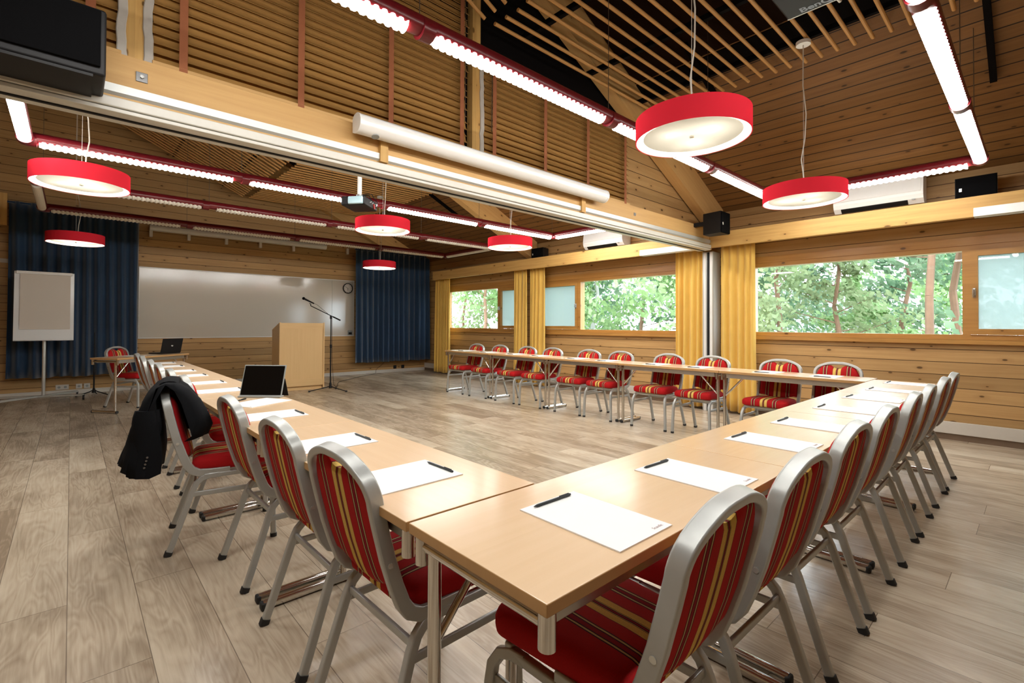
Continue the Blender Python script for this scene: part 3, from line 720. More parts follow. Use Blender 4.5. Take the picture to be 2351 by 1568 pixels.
for i in range(5):
    place(T121, i > 0, (LX, LY + 1.212 * i + .606, 0), R(-90), ['beech folding table of the left-hand row butting against the near corner', 'second beech folding table of the left-hand row, under the tablet', 'third beech folding table of the left-hand row', 'fourth beech folding table of the left-hand row', 'last beech folding table of the left-hand row, next to the side desk'][i])
FX = 5.13
def fx(y): return FX + (y - .99) * .008
for i in range(5):
    yy = .995 + 1.2445 * i + .622
    place(T124, i > 0, (fx(yy) + .22, yy, 0), R(90) - .008, ['beech folding table at the right end of the window-side row', 'second beech folding table from the right in the window-side row', 'middle beech folding table of the window-side row', 'fourth beech folding table from the right in the window-side row', 'beech folding table at the left end of the window-side row'][i])
desk = copy_tree(T12); desk.location = (.80, 8.62, 0); desk.rotation_euler = (0, 0, R(38.5) + math.pi)
del desk['group']; desk['label'] = 'small beech side desk with the open laptop, set at an angle'

# ------------------------------------------------------------------ notepads and pens
LOGO = text_mesh('Scandic', .013, 'ink', .0001)
def make_pad():
    t = MB().box((0, 0, .0015), (.21, .297, .003)).build('notepad', 'paper', smooth=False); tag(t, '', 'notepad')
    lo = bpy.data.objects.new('lettering', LOGO); COL.objects.link(lo); lo.parent = t; lo.location = (.068, -.132, .0033)
    return t
def make_pen():
    t = empty('pen', (0, 0, 0), 0, '', 'pen')
    MB().lathe([(.0006, -.072), (.0016, -.068), (.0034, -.060), (.0037, -.052), (.0037, .066), (.003, .071), (.0005, .072)], 10).build('barrel', 'pen', t)
    t.children[0].rotation_euler = (R(90), 0, R(90))
    MB().box((.045, 0, .0046), (.038, .0028, .0018), bev=.0005).build('clip', 'pen', t)
    return t
pad, pen = make_pad(), make_pen(); k = [0]
def put_pad(x, y, rz, labp, labn, gp, penoff=True):
    used = k[0] > 0
    place(pad, used, (x, y, .7402), rz, labp, gp)
    if penoff is True: px, py, pz = (rnd.uniform(-.004, .016), .131, .7472); a = rz + rnd.uniform(-.04, .04); wx, wy = x + px * math.cos(rz) - py * math.sin(rz), y + px * math.sin(rz) + py * math.cos(rz)
    else: wx, wy, a = penoff; pz = .7442
    place(pen, used, (wx, wy, pz), a, labn, gp.replace('notepads', 'pens')); k[0] += 1
PR = [.967, 1.487, 2.152, 2.668, 3.32, 3.935, 4.56, 5.18]
for i, x in enumerate(PR):
    put_pad(x, .724, rnd.uniform(-.02, .02), ['white notepad nearest the camera, at the free corner of the right-hand row'][0] if i == 0 else '%s white notepad from the front on the right-hand table row' % ORD[i],
            'black pen on the notepad nearest the camera' if i == 0 else 'black pen on the %s notepad of the right-hand table row' % ORD[i], 'notepads on the right-hand table row')
PLY = [1.30, 1.852, 2.595, 3.06, 3.78, 4.345, 5.02, 5.57, 6.24, 6.80]
for i, y in enumerate(PLY):
    if i == 3:
        put_pad(.850, 3.06, R(-90 + 27), 'skewed white notepad lying in front of the upright tablet', 'black pen lying loose on the table beside the tablet', 'notepads on the left-hand table row', (.772, 3.205, R(42)))
    else:
        put_pad(.782 if i < 3 else .79, y, R(-90) + rnd.uniform(-.02, .02), 'white notepad beside the near table joint on the left-hand row' if i == 0 else '%s white notepad from the front on the left-hand table row' % ORD[i],
                'black pen on the notepad beside the near table joint' if i == 0 else 'black pen on the %s notepad of the left-hand table row' % ORD[i], 'notepads on the left-hand table row')
for i, y in enumerate(CF):
    put_pad(fx(y) + .235, y + .03, R(90) + rnd.uniform(-.03, .03), 'white notepad %s from the right on the window-side table row' % ORD[i], 'black pen %s from the right on the window-side table row' % ORD[i], 'notepads on the window-side table row')

# ------------------------------------------------------------------ jacket over the fourth chair
jk = empty('jacket', (.677, 3.148, 0), R(-100.5), 'black jacket draped over the back of a chair in the left-hand row', 'jacket')
OUT = [(-.485, .467), (-.468, .53), (-.445, .60), (-.422, .67), (-.40, .74), (-.38, .80), (-.355, .853), (-.318, .890), (-.27, .905), (-.22, .896), (-.16, .855), (-.105, .79), (-.065, .715), (-.05, .655), (-.075, .60), (-.125, .583)]
INN = [(-.152, .61), (-.172, .69), (-.20, .785), (-.232, .855), (-.268, .885), (-.312, .872), (-.312, .80), (-.302, .70), (-.288, .60), (-.282, .52), (-.285, .445), (-.335, .425), (-.39, .432), (-.43, .45)]
secs = []; NS = 26
for i in range(NS + 1):
    v = i / NS; x = -.20 + .405 * v; puff = .72 + .28 * v - .35 * (2 * v - 1) ** 8; sec = []
    for k_, (y, z) in enumerate(OUT + INN):
        hang = max(0, (.90 - z) / .45); o_ = k_ < len(OUT)
        if o_:
            c_ = -.27; y = c_ + (y - c_) * puff
            y += hang * (.014 * math.sin(v * 19 + z * 9) + .010 * math.sin(v * 37 - z * 14)); z += .008 * math.sin(v * 13 + y * 20) * (1 - hang) - (.02 * (2 * v - 1) ** 4 if hang < .2 else 0)
        if z < .52: z += .018 * math.sin(v * 9 + 1)
        sec.append((x + .010 * math.sin(z * 21 + v * 5) * hang, y, z))
    secs.append(sec)
MB().loft(secs).build('jacket_body', 'jacket', jk, ang=75)
sl = []
for i in range(12):
    q = i / 11; z = .76 - .335 * q; y = -.345 - .028 * q; rx, ry = .040 - .004 * q, .052 + .010 * math.sin(q * 6)
    sl.append([(.175 + rx * math.cos(2 * math.pi * j / 18) + .006 * math.sin(q * 8), y + ry * (1 + .12 * math.sin(3 * j + q * 7)) * math.sin(2 * math.pi * j / 18), z) for j in range(18)])
sv = MB().loft(sl).build('sleeve', 'jacket', jk, ang=75)
for i in range(4): MB().cyl((.208, -.355 + .004 * i, .475 + .017 * i), (.218, -.355 + .004 * i, .475 + .017 * i), .005, 10).build('button', 'steel', sv)
cl = []
for i in range(9):
    q = i / 8; cl.append([(-.12 + .27 * q, -.258 - .045 * math.cos(a_), .895 + .020 * math.sin(a_) - .012 * (2 * q - 1) ** 2) for a_ in [2 * math.pi * j / 12 for j in range(12)]])
MB().loft(cl).build('collar', 'jacket', jk, ang=75)

# ------------------------------------------------------------------ tablet, laptop, paper
t = empty('tablet', (.91, 3.275, .740), R(-42), 'black screened tablet standing in a grey folio cover', 'tablet')
rx = Matrix.Rotation(R(-20), 3, 'X')
MB().box((0, .045, .104), (.272, .008, .205), rx, bev=.003).build('body', 'gray', t)
MB().box((0, .0405, .1055), (.258, .002, .190), rx).build('screen', 'screen', t, smooth=False)
MB().box((0, .015, .006), (.272, .055, .010), bev=.002).build('folio_base', 'gray', t)
MB().box((0, .098, .055), (.26, .004, .125), Matrix.Rotation(R(24), 3, 'X')).build('folio_stand', 'black', t, smooth=False)
lt = empty('laptop', (1.17, 8.88, .740), R(32), 'open black laptop on the side desk, lid towards us', 'laptop')
MB().box((0, .125, .009), (.34, .235, .016), bev=.004).build('keyboard_base', 'black', lt)
ld = MB().box((0, -.022, .122), (.34, .007, .225), Matrix.Rotation(R(13), 3, 'X'), bev=.003).build('screen_lid', 'black', lt)
MB().cyl((0, -.0265, .125), (0, -.0285, .1255), .017, 20).build('logo', 'badge', ld)
tag(MB().box((0, 0, .001), (.21, .297, .002)).build('paper_sheet', 'paper', smooth=False), 'white paper sheet on the side desk left of the laptop', 'paper')
o = bpy.data.objects['paper_sheet']; o.location = (.66, 8.55, .7402); o.rotation_euler = (0, 0, R(30))

# ------------------------------------------------------------------ lectern and microphone stand
lec = empty('lectern', (3.20, 9.12, 0), R(-3), 'pale birch lectern in front of the whiteboard', 'lectern')
LW, LD = .80, .50
MB().mm((-LW / 2 + .022, -LD / 2 + .01, .10), (LW / 2 - .022, -LD / 2 + .028, 1.215)).build('front_panel', 'lectern', lec, along=(0, 0, 1), smooth=False)
for s_ in (-1, 1):
    poly = [(s_ * LW / 2, -LD / 2 - .006, .03), (s_ * LW / 2, LD / 2, .03), (s_ * LW / 2, LD / 2, 1.10), (s_ * LW / 2, -LD / 2 - .006, 1.235)]
    MB().prism(poly, .022 * -s_, (1, 0, 0)).build('side_panel', 'lectern', lec, along=(0, 0, 1), smooth=False)
MB().mm((-LW / 2 + .022, -LD / 2 + .0, .075), (LW / 2 - .022, -LD / 2 + .014, .20)).mm((-LW / 2 + .022, -LD / 2, 1.12), (LW / 2 - .022, -LD / 2 + .014, 1.225)).build('cross_panel', 'lectern', lec, smooth=False)
MB().mm((-LW / 2 + .03, -LD / 2 + .045, 0), (LW / 2 - .03, LD / 2 - .02, .075)).build('plinth', 'lectern', lec, smooth=False)
MB().prism([(-LW / 2 + .022, -LD / 2 + .02, 1.19), (-LW / 2 + .022, LD / 2, 1.07), (-LW / 2 + .022, LD / 2, 1.09), (-LW / 2 + .022, -LD / 2 + .02, 1.21)], LW - .044, (1, 0, 0)).build('top_board', 'lectern', lec, smooth=False)
mic = empty('microphone_stand', (3.52, 8.40, 0), 0, 'black tripod microphone stand with boom beside the lectern', 'microphone stand')
e1 = Vector((.754, -.657, 0)); e2 = Vector((.657, .754, 0))     # sideways and away from the doorway corner
MB().cyl((0, 0, .06), (0, 0, .80), .012, 12).cyl((0, 0, .78), (0, 0, 1.33), .009, 12).build('pole', 'black', mic)
MB().cyl((0, 0, .78), (0, 0, .84), .018, 12).cyl((0, 0, 1.30), (0, 0, 1.36), .02, 12).cyl((0, 0, .06), (0, 0, .16), .028, 14, .018).build('clutch', 'black', mic)
for d in (-e1 * .34 - e2 * .10, e1 * .30 - e2 * .05, e2 * .32):
    l = MB().tube([Vector((0, 0, .10)), d * .2 + Vector((0, 0, .075)), d + Vector((0, 0, .014))], .008, 8).build('leg', 'black', mic)
    MB().cyl(d * .95 + Vector((0, 0, .014)), d * 1.05 + Vector((0, 0, .014)), .014, 10).build('foot_cap', 'rubber', l)
A = -e1 * .50 + Vector((0, 0, 1.60)); B = e1 * .17 + Vector((0, 0, 1.275))
bmn = MB().cyl(B, B + (A - B) * .80, .0075, 10).cyl(B, B + (A - B) * .2, .013, 10).build('boom', 'black', mic)
p = B + (A - B) * .80
MB().tube([p, p + Vector((0, 0, .03)), p + (A - B) * .03 + Vector((0, 0, .035))], .008, 8).build('clip', 'black', bmn)
a1 = p + Vector((0, 0, .04)) + e1 * .06; a2 = a1 + (A - B).normalized() * .20
MB().cyl(a1, a2, .011, 14, .018).build('microphone', 'black', mic)
m = MB(); bmesh.ops.create_uvsphere(m.bm, u_segments=16, v_segments=10, radius=.026, matrix=Matrix.Translation(a2 + (A - B).normalized() * .01)); m.build('microphone_head', 'grille', mic)
cabp = [a1 + Vector((.01, 0, -.0)), p + Vector((0, 0, .015)) + e1 * .12, Vector((0, 0, 1.33)) + e1 * .02, Vector((0, 0, .9)) + e1 * .022, Vector((0, 0, .5)) + e1 * .028, Vector((0, 0, .12)) + e1 * .06, Vector((0, 0, .012)) + e1 * .10 + e2 * .15]
MB().tube(cabp, .003, 6).build('cable', 'black', mic)
pts = [(3.75, 8.75, .006), (4.05, 9.35, .006), (4.4, 9.8, .006), (4.75, 10.1, .006), (5.3, 10.45, .008), (5.62, 10.72, .02), (5.75, 10.80, .14), (5.9, 10.80, .28)]
sm = []
for i in range(len(pts) - 1):
    for q in range(6):
        f_ = q / 6; sm.append(tuple(pts[i][j] + (pts[i + 1][j] - pts[i][j]) * f_ for j in range(3)))
sm = [(x + .03 * math.sin(i * .5), y + .02 * math.cos(i * .6), z) for i, (x, y, z) in enumerate(sm)]
tag(MB().tube(sm, .004, 6).build('floor_cable', 'black'), 'thin dark cable running over the floor to the blue curtain', 'cable')

# ------------------------------------------------------------------ whiteboard wall
wb = empty('whiteboard', (3.01, YB - .02, 1.585), 0, 'very wide glossy whiteboard on the end wall', 'whiteboard')
MB().mm((-2.08, -.004, -.645), (1.545, .018, .645)).mm((1.549, -.004, -.645), (2.08, .018, .645)).build('board', 'board', wb, smooth=False)
MB().mm((-2.09, -.012, -.66), (2.09, .018, -.645)).mm((-2.09, -.012, .645), (2.09, .018, .66)).mm((-2.09, -.012, -.645), (-2.08, .018, .645)).mm((2.08, -.012, -.645), (2.09, .018, .645)).build('frame', 'white', wb, smooth=False)
ck = empty('wall_clock', (4.93, YB - .03, 2.055), 0, 'round wall clock with a dark rim at the top of the whiteboard', 'clock')
rot = Matrix.Rotation(R(90), 4, 'X')
m = MB().lathe([(.112, .0), (.122, .012), (.122, .03), (.105, .034), (.105, .02)], 40); bmesh.ops.transform(m.bm, matrix=rot, verts=m.bm.verts[:]); m.build('rim', 'black', ck)
m = MB().lathe([(.001, .018), (.108, .018), (.108, .012), (.001, .012)], 40); bmesh.ops.transform(m.bm, matrix=rot, verts=m.bm.verts[:]); m.build('face', 'offwhite', ck)
tk = MB()
for i in range(12):
    a = R(30 * i); tk.box((.09 * math.sin(a), -.019, .09 * math.cos(a)), (.006, .002, .02), Matrix.Rotation(a, 3, 'Y'))
tk.build('hour_marks', 'black', ck, smooth=False)
MB().box((-.028, -.021, .028 * .62), (.006, .002, .085), Matrix.Rotation(R(-58), 3, 'Y')).build('minute_hand', 'black', ck, smooth=False)
MB().box((.0, -.0225, -.025), (.008, .002, .062), Matrix.Rotation(R(3), 3, 'Y')).build('hour_hand', 'black', ck, smooth=False)
th = empty('wall_thermostat', (5.0, YB - .035, 1.0), 0, 'small grey control box at the lower right of the whiteboard', 'control box')
MB().mm((-.055, -.01, -.05), (.055, .02, .06), bev=.005).build('body', 'gray', th); MB().mm((-.04, -.013, -.035), (.04, -.009, .015)).build('display', 'black', th, smooth=False)
sc_ = empty('screen_rail', (2.73, YB - .06, 2.95), 0, 'white pull-down screen tube with hanging clips above the whiteboard', 'screen rail')
MB().cyl((-1.66, 0, .02), (1.66, 0, .02), .055, 20).mm((-1.66, .0, -.03), (1.66, .05, .07)).build('tube', 'white', sc_)
for x in (-1.64, -1.04, -.39, .25, .93): MB().mm((x - .025, -.03, -.15), (x + .025, .03, -.03), bev=.004).build('clip', 'white', sc_)
tag(MB().mm((4.89, YB - .06, 2.86), (4.945, YB, 3.0), bev=.004).build('screen_clip', 'white'), 'lone white wall clip beside the right blue curtain', 'clip')
for i, (x, n_, mt, lab) in enumerate([(-.10, 2, 'offwhite', 'double white wall socket under the left curtain'), (.115, 1, 'offwhite', 'white wall socket beside the double socket'), (.22, 1, 'offwhite', 'white wall socket nearest the black stand'), (6.23, 1, 'black', 'dark wall socket under the right blue curtain, left one'), (6.46, 1, 'black', 'dark wall socket under the right blue curtain, right one')]):
    t = empty('wall_socket', (x, YB, .125), 0, lab, 'socket')
    MB().mm((-.042 * n_, -.012, -.042), (.042 * n_, 0, .042), bev=.004).build('plate', mt, t)
    q = MB()
    for j in range(n_): q.cyl(((j - (n_ - 1) / 2) * .08, -.0125, 0), ((j - (n_ - 1) / 2) * .08, -.0135, 0), .02, 18)
    q.build('socket_face', 'gray' if mt != 'black' else 'rubber', t)

# ------------------------------------------------------------------ curtains
def curtain(name, a, b, z0, z1, folds, amp, mat, lab, cat='curtain', spread=0.0, grp=None):
    a, b = Vector((a[0], a[1], 0)), Vector((b[0], b[1], 0)); d = (b - a); ln = d.length; d.normalize(); nrm = Vector((-d.y, d.x, 0))
    ph = [rnd.uniform(0, 6) for _ in range(6)]; nf = folds * 10
    wgt = [rnd.uniform(.55, 1.35) for _ in range(folds + 2)]
    def fn(u, v):
        q = u * folds; i = int(q); k_ = wgt[i] * (1 - (q - i)) + wgt[i + 1] * (q - i)
        w = 1 + spread * (1 - v) * math.sin(u * math.pi * 2 - math.pi) * 0
        off = amp * k_ * (.55 + .45 * (1 - v)) * math.sin(2 * math.pi * q + .5 * math.sin(2 * v + ph[0]) + .9 * math.sin(u * 7 + ph[1]))
        s = (u - .5) * ln * (1 + spread * (1 - v)) + ln / 2 + .006 * math.sin(3 * v + q)
        p = a + d * s + nrm * off; return (p.x, p.y, z0 + (z1 - z0) * v + (.008 * math.sin(q * 2) if v == 0 else 0))
    t = empty(name, ((a + b) / 2).to_tuple()[:2] + (z0,), 0, lab, cat, grp)
    c = (a + b) / 2
    m = MB(); m.grid(lambda u, v: Vector(fn(u, v)) - Vector((c.x, c.y, z0)), nf, 14)
    o = m.build('cloth', mat, t, ang=180); sd = o.modifiers.new('thickness', 'SOLIDIFY'); sd.thickness = .004
    MB().box((0, 0, z1 - z0 - .02), (ln * abs(d.x) + .03, ln * abs(d.y) + .03, .03)).build('heading_tape', mat, t, smooth=False)
    return t
curtain('blue_curtain', (-.76, 10.62), (.90, 10.62), .32, 3.12, 10, .07, 'blue', 'dark blue curtain behind the flip chart at the left', grp='dark blue curtains on the end wall')
curtain('blue_curtain', (5.00, 10.55), (7.06, 10.55), .30, 2.98, 14, .06, 'blue', 'blue velvet curtain right of the whiteboard', grp='dark blue curtains on the end wall')
for a, b, lab in [((6.90, 9.42), (6.90, 10.05), 'yellow curtain in the far corner beside the blue curtain'), ((6.90, 6.80), (6.90, 7.16), 'yellow curtain left of the pair between the back room windows'),
                  ((6.90, 6.30), (6.90, 6.71), 'yellow curtain right of the pair between the back room windows'), ((6.90, 3.20), (6.90, 3.64), 'yellow curtain left of the aluminium end post'),
                  ((6.90, 2.53), (6.90, 2.97), 'yellow curtain right of the aluminium end post')]:
    curtain('yellow_curtain', a, b, .035, 2.40, max(4, int((b[1] - a[1]) / .085)), .04, 'yellow', lab, spread=.08, grp='yellow window curtains')

# ------------------------------------------------------------------ flip chart and black stand
fc = empty('flip_chart', (-.31, 10.12, 0), 0, 'white flip chart easel on castors before the left curtain', 'flip chart')
MB().cyl((0, .03, .07), (0, .03, .95), .022, 16).build('pole', 'alu', fc)
tilt = Matrix.Rotation(R(-4), 3, 'X')
bd = MB().box((.0, -.02, 1.46), (.685, .014, 1.06), tilt, bev=.006).build('board', 'flipwhite', fc)
MB().box((.0, -.036 + .028, 1.97), (.64, .03, .045), tilt, bev=.008).build('clamp_bar', 'white', bd)
MB().box((.01, -.030, 1.535), (.575, .006, .86), tilt).build('paper_block', 'paperwarm', bd, smooth=False)
MB().box((0, -.045, .945), (.66, .05, .012), bev=.003).build('pen_tray', 'flipwhite', bd)
f_ = MB()
for p0, p1 in (((-.47, -.33, .075), (.40, .40, .075)), ((-.55, .20, .075), (.47, -.20, .075))): f_.sweep([p0, p1], rrect(.05, .028, .006, 2), ref=(0, 0, 1))
f_.build('foot_bar', 'alu', fc)
for x, y in ((-.47, -.33), (.40, .40), (-.55, .20), (.47, -.20)): MB().cyl((x - .012, y, .032), (x + .012, y, .032), .032, 16).box((x, y, .066), (.03, .05, .02), bev=.006).build('caster', 'rubber', fc)
ms = empty('music_stand', (.298, 10.36, 0), 0, 'slim black tripod stand in front of the left curtain', 'stand')
MB().cyl((0, 0, .05), (0, 0, .62), .011, 10).cyl((0, 0, .6), (0, 0, 1.05), .008, 10).cyl((0, 0, .05), (0, 0, .13), .03, 12, .014).build('pole', 'black', ms)
for a in (200, 320, 80): MB().tube([(0, 0, .10), (.06 * math.cos(R(a)), .06 * math.sin(R(a)), .07), (.25 * math.cos(R(a)), .2 * math.sin(R(a)), .012)], .009, 8).build('leg', 'black', ms)

# ------------------------------------------------------------------ things on walls and ceiling
def air_con(y, lab):
    w_ = .80
    t = empty('air_conditioner', (XW - .12, y, 2.545), 0, lab, 'air conditioner', 'white wall air conditioners')
    pr_ = [(0, 0), (-.15, .0), (-.205, .045), (-.225, .09), (-.225, .13), (-.20, .30), (-.17, .31), (0, .31)]
    MB().prism([(a, -w_ / 2, b) for a, b in pr_], w_, (0, 1, 0)).build('body', 'white', t, along=(0, 1, 0), smooth=False)
    MB().prism([(-.222, -w_ / 2 + .02, .115), (-.230, -w_ / 2 + .02, .125), (-.206, -w_ / 2 + .02, .30), (-.198, -w_ / 2 + .02, .305)], w_ - .04, (0, 1, 0)).build('front_panel', 'white', t, smooth=False)
    MB().prism([(-.155, -w_ / 2 + .13, -.002), (-.2, -w_ / 2 + .13, .034), (-.203, -w_ / 2 + .13, .042), (-.15, -w_ / 2 + .13, .004)], w_ - .2, (0, 1, 0)).build('outlet', 'black', t, smooth=False)
    MB().mm((-.002, -w_ / 2 + .06, .03), (.12, w_ / 2 - .06, .28)).build('back_box', 'white', t, smooth=False)
    MB().box((-.206, -w_ / 2 + .08, .04), (.012, .03, .012)).build('display', 'gray', t, smooth=False)
air_con(1.225, 'white air conditioner above the large right window')
air_con(4.93, 'white air conditioner in the back room above the middle window')
def speaker_box(loc, rz, size, lab, grp=None):
    t = empty('loudspeaker', loc, rz, lab, 'loudspeaker', grp); w_, d_, h_ = size
    poly = [(-w_ / 2, -d_ / 2), (w_ / 2, -d_ / 2), (w_ / 2 * .72, d_ / 2), (-w_ / 2 * .72, d_ / 2)]
    MB().loft([[(x, y, 0) for x, y in poly], [(x, y, h_) for x, y in poly]]).build('cabinet', 'black', t, smooth=False)
    MB().box((0, -d_ / 2 - .008, h_ / 2), (w_ * .97, .016, h_ * .97), bev=.006).build('grille', 'grille', t)
    MB().box((-w_ * .36, -d_ / 2 - .017, h_ * .42), (.022, .004, .035), bev=.003).build('badge', 'badge', t)
    return t
t = speaker_box((6.33, 2.80, 2.40), R(0), (.25, .24, .275), 'small black loudspeaker bracketed to the right end of the header beam', 'small wall loudspeakers')
MB().box((-.06, .18, .15), (.05, .14, .05)).build('bracket', 'black', t, smooth=False)
speaker_box((6.88, .43, 2.502), R(-90), (.30, .2, .215), 'small black loudspeaker on the pelmet right of the near air conditioner', 'small wall loudspeakers')
speaker_box((6.90, 6.43, 2.502), R(-90), (.30, .2, .20), 'small black loudspeaker on the pelmet below the back room rafter', 'small wall loudspeakers')
t = empty('stage_loudspeaker', (-.24, 2.89, 2.315), 0, 'big black loudspeaker cabinet on the header beam at the top left', 'loudspeaker')
MB().mm((-.36, -.13, 0), (.345, .14, .30), bev=.012).build('cabinet', 'black', t)
MB().mm((-.345, -.146, .035), (.325, -.128, .285), bev=.004).build('grille', 'grille', t)
MB().mm((-.3, -.13, -.012), (.3, .16, .0)).build('bracket', 'black', t, smooth=False)
tag(MB().mm((XW - .02, 1.93, 2.515), (XW, 2.02, 2.585), bev=.004).build('wall_switch', 'white'), 'small white wall box on the pelmet left of the air conditioner', 'wall box')
def bar(y0, y1, lab):
    t = empty('pelmet_light', (6.60, (y0 + y1) / 2, 2.31), 0, lab, 'light', 'white box lights under the pelmet')
    MB().mm((-.05, -(y1 - y0) / 2, -.035), (.06, (y1 - y0) / 2, .05), bev=.004).build('casing', 'white', t)
    MB().mm((-.03, -(y1 - y0) / 2 + .03, -.04), (.04, (y1 - y0) / 2 - .03, -.034)).build('diffuser', 'tubeoff', t, smooth=False)
    for yy in (-.3, .3): MB().cyl((.08, yy, .04), (.11, yy, .04), .008, 8).cyl((.0, yy, .04), (.1, yy, .04), .006, 8).build('hanger', 'steel', t)
bar(-.82, .433, 'white box light below the pelmet at the right edge')
bar(3.17, 4.05, 'white box light below the pelmet left of the end post')
# projection screen case on the header beam
ps = empty('projection_screen', (2.77, YP - .09, 2.535), 0, 'long white roller projection screen case on the header beam', 'projection screen')
cp_ = []
for i in range(33):
    a_ = R(-100 + 240 * i / 32); rr = .064 + (.0012 if (i // 2) % 2 and 9 < i < 26 else 0)
    cp_.append((-rr * math.cos(a_), rr * math.sin(a_)))
cp_ += [(.05, .03), (.05, -.05)]
MB().loft([[(xx, y_, z_) for y_, z_ in cp_] for xx in (-1.36, 1.34)]).build('casing', 'white', ps, ang=30)
for xx in (-1.372, 1.338): MB().loft([[(xx + q, y_ * 1.03, z_ * 1.03) for y_, z_ in cp_] for q in (0, .018)]).build('end_cap', 'white', ps, ang=30)
MB().cyl((-1.24, -.015, -.058), (-1.24, -.017, -.0655), .026, 20).build('badge', 'gray', ps)
for x in (-1.13, 1.10): MB().box((x, .075, -.09), (.06, .03, .2)).build('bracket', 'pelmet', ps, along=(0, 0, 1), smooth=False)
# far projector on a white drop pole
pj = empty('projector', (2.17, 4.5, 2.37), R(40), 'dark projector hanging from a white pole in the back room', 'projector', 'ceiling projectors')
MB().box((0, 0, .045), (.31, .25, .09), bev=.015).build('body', 'black', pj)
MB().box((-.16, -.03, .045), (.03, .15, .075), bev=.01).build('lens_side', 'lens', pj)
MB().cyl((0, 0, .13), (0, 0, zroof(2.17) - 2.37 - .02), .022, 16).build('drop_pole', 'white', pj)
MB().box((0, 0, .105), (.12, .12, .02), bev=.004).cyl((0, 0, .09), (0, 0, .14), .03, 12).build('mount', 'steel', pj)
MB().tube([(0, .02, .14), (.1, -.06, .15), (.15, -.1, .06), (.12, -.13, .03)], .005, 8).tube([(0, -.02, .14), (.06, -.1, .16), (.16, -.12, .10), (.15, -.13, .05)], .004, 8).build('cable', 'black', pj)
sk = MB()
for i in range(7): sk.box((-.03 + i * .025, -.1265, .05 + .012 * (i % 2)), (.014, .003, .01))
sk.build('socket_panel', 'gray', pj, smooth=False)
MB().box((.06, -.13, .03), (.018, .008, .045), Matrix.Rotation(R(-25), 3, 'Y')).build('tag', 'redtag', pj, smooth=False)
# near projector under the poles
bq = empty('projector', (3.80, 1.03, 3.50), 0, 'black projector hanging upside down under the poles at the top edge', 'projector', 'ceiling projectors')
MB().mm((-.22, -.24, 0), (.23, .215, .13), bev=.02).build('body', 'black', bq)
MB().cyl((-.10, .10, -.004), (-.10, .10, .004), .085, 28).build('focus_ring', 'black', bq)
MB().mm((.222, -.236, .006), (.234, .212, .012)).build('trim_strip', 'alu', bq, smooth=False)
lo = bpy.data.objects.new('lettering', text_mesh('BenQ', .085, 'logo', .0008, .002)); COL.objects.link(lo); lo.parent = bq; lo.location = (.165, .015, -.0012)
# readable from below: letters run towards -y, their tops towards -x, facing down
lo.rotation_euler = Matrix(((0, -1, 0), (-1, 0, 0), (0, 0, -1))).to_euler()
MB().cyl((0, 0, .13), (0, 0, zroof(3.8) - 3.5 - .02), .025, 14).build('drop_pole', 'black', bq)
MB().cyl((.235, -.09, .03), (.29, -.10, .02), .012, 10).build('foot', 'badge', bq)

# ------------------------------------------------------------------ outside
struct(MB().mm((XW + .4, -40, -1.0), (70, 70, -.9)).build('ground_outside', 'earth', smooth=False), 'grassy ground outside the windows', 'ground')
hb = empty('house', (34, 9.5, -.9), R(12), 'white house glimpsed between the trees outside', 'house')
MB().mm((-3, -6, 0), (3, 6, 3.0)).build('wall', 'facade', hb, smooth=False)
MB().prism([(-3.6, -6.4, 2.9), (3.6, -6.4, 2.9), (0, -6.4, 4.6)], 12.8, (0, 1, 0)).build('roof', 'steel', hb, smooth=False)
pl = empty('globe_lamp', (13.2, 7.85, -.9), 0, 'white globe lamp post among the trees outside the middle window', 'street lamp')
MB().cyl((0, 0, 0), (0, 0, 3.0), .05, 12).build('post', 'facade', pl)
m = MB(); bmesh.ops.create_uvsphere(m.bm, u_segments=24, v_segments=14, radius=.24, matrix=Matrix.Translation((0, 0, 3.2))); m.build('globe', 'facade', pl)
def tree(x, y, h, r, leaf, bark, nleaf, ls, lab, z0=-.9, crown0=.25, tr=.13):
    t = empty('tree', (x, y, z0), 0, lab, 'tree', 'trees outside the windows')
    tk = [(rnd.uniform(-.06, .06) * i, rnd.uniform(-.06, .06) * i, h * i / 6) for i in range(7)]
    m = MB()
    for i in range(6): m.cyl(tk[i], tk[i + 1], tr * (1 - i / 8), 8, tr * (1 - (i + 1) / 8))
    br = []
    for i in range(16):
        z = h * (crown0 + (1 - crown0) * (i + .5) / 16); a = rnd.uniform(0, 6.28); k_ = 1 - .75 * max(0, (z / h - .35)) / .65
        q = Vector((math.cos(a), math.sin(a), rnd.uniform(.1, .5))) * r * k_ * rnd.uniform(.6, 1); b0 = Vector((tk[3][0] * z / h, tk[3][1] * z / h, z))
        m.cyl(b0, b0 + q, .02, 5, .006); br.append((b0, q, k_))
    m.build('trunk', bark, t)
    bm = bmesh.new()
    for i in range(nleaf):
        b0, q, k_ = br[rnd.randrange(16)]; f_ = rnd.uniform(.25, 1.15)
        c = b0 + q * f_ + Vector((rnd.gauss(0, .34), rnd.gauss(0, .34), rnd.gauss(0, .26))) * r * .42 * k_
        n = Vector((rnd.gauss(0, 1), rnd.gauss(0, 1), rnd.gauss(0, 1))).normalized(); u_ = n.orthogonal().normalized(); v_ = n.cross(u_); s_ = ls * rnd.uniform(.6, 1.3)
        bm.faces.new([bm.verts.new(c + u_ * s_), bm.verts.new(c + v_ * s_ * .55), bm.verts.new(c - u_ * s_), bm.verts.new(c - v_ * s_ * .55)])
    me = bpy.data.meshes.new('crown'); bm.to_mesh(me); bm.free(); me.materials.append(M[leaf])
    o = bpy.data.objects.new('crown', me); COL.objects.link(o); o.parent = t
    return t
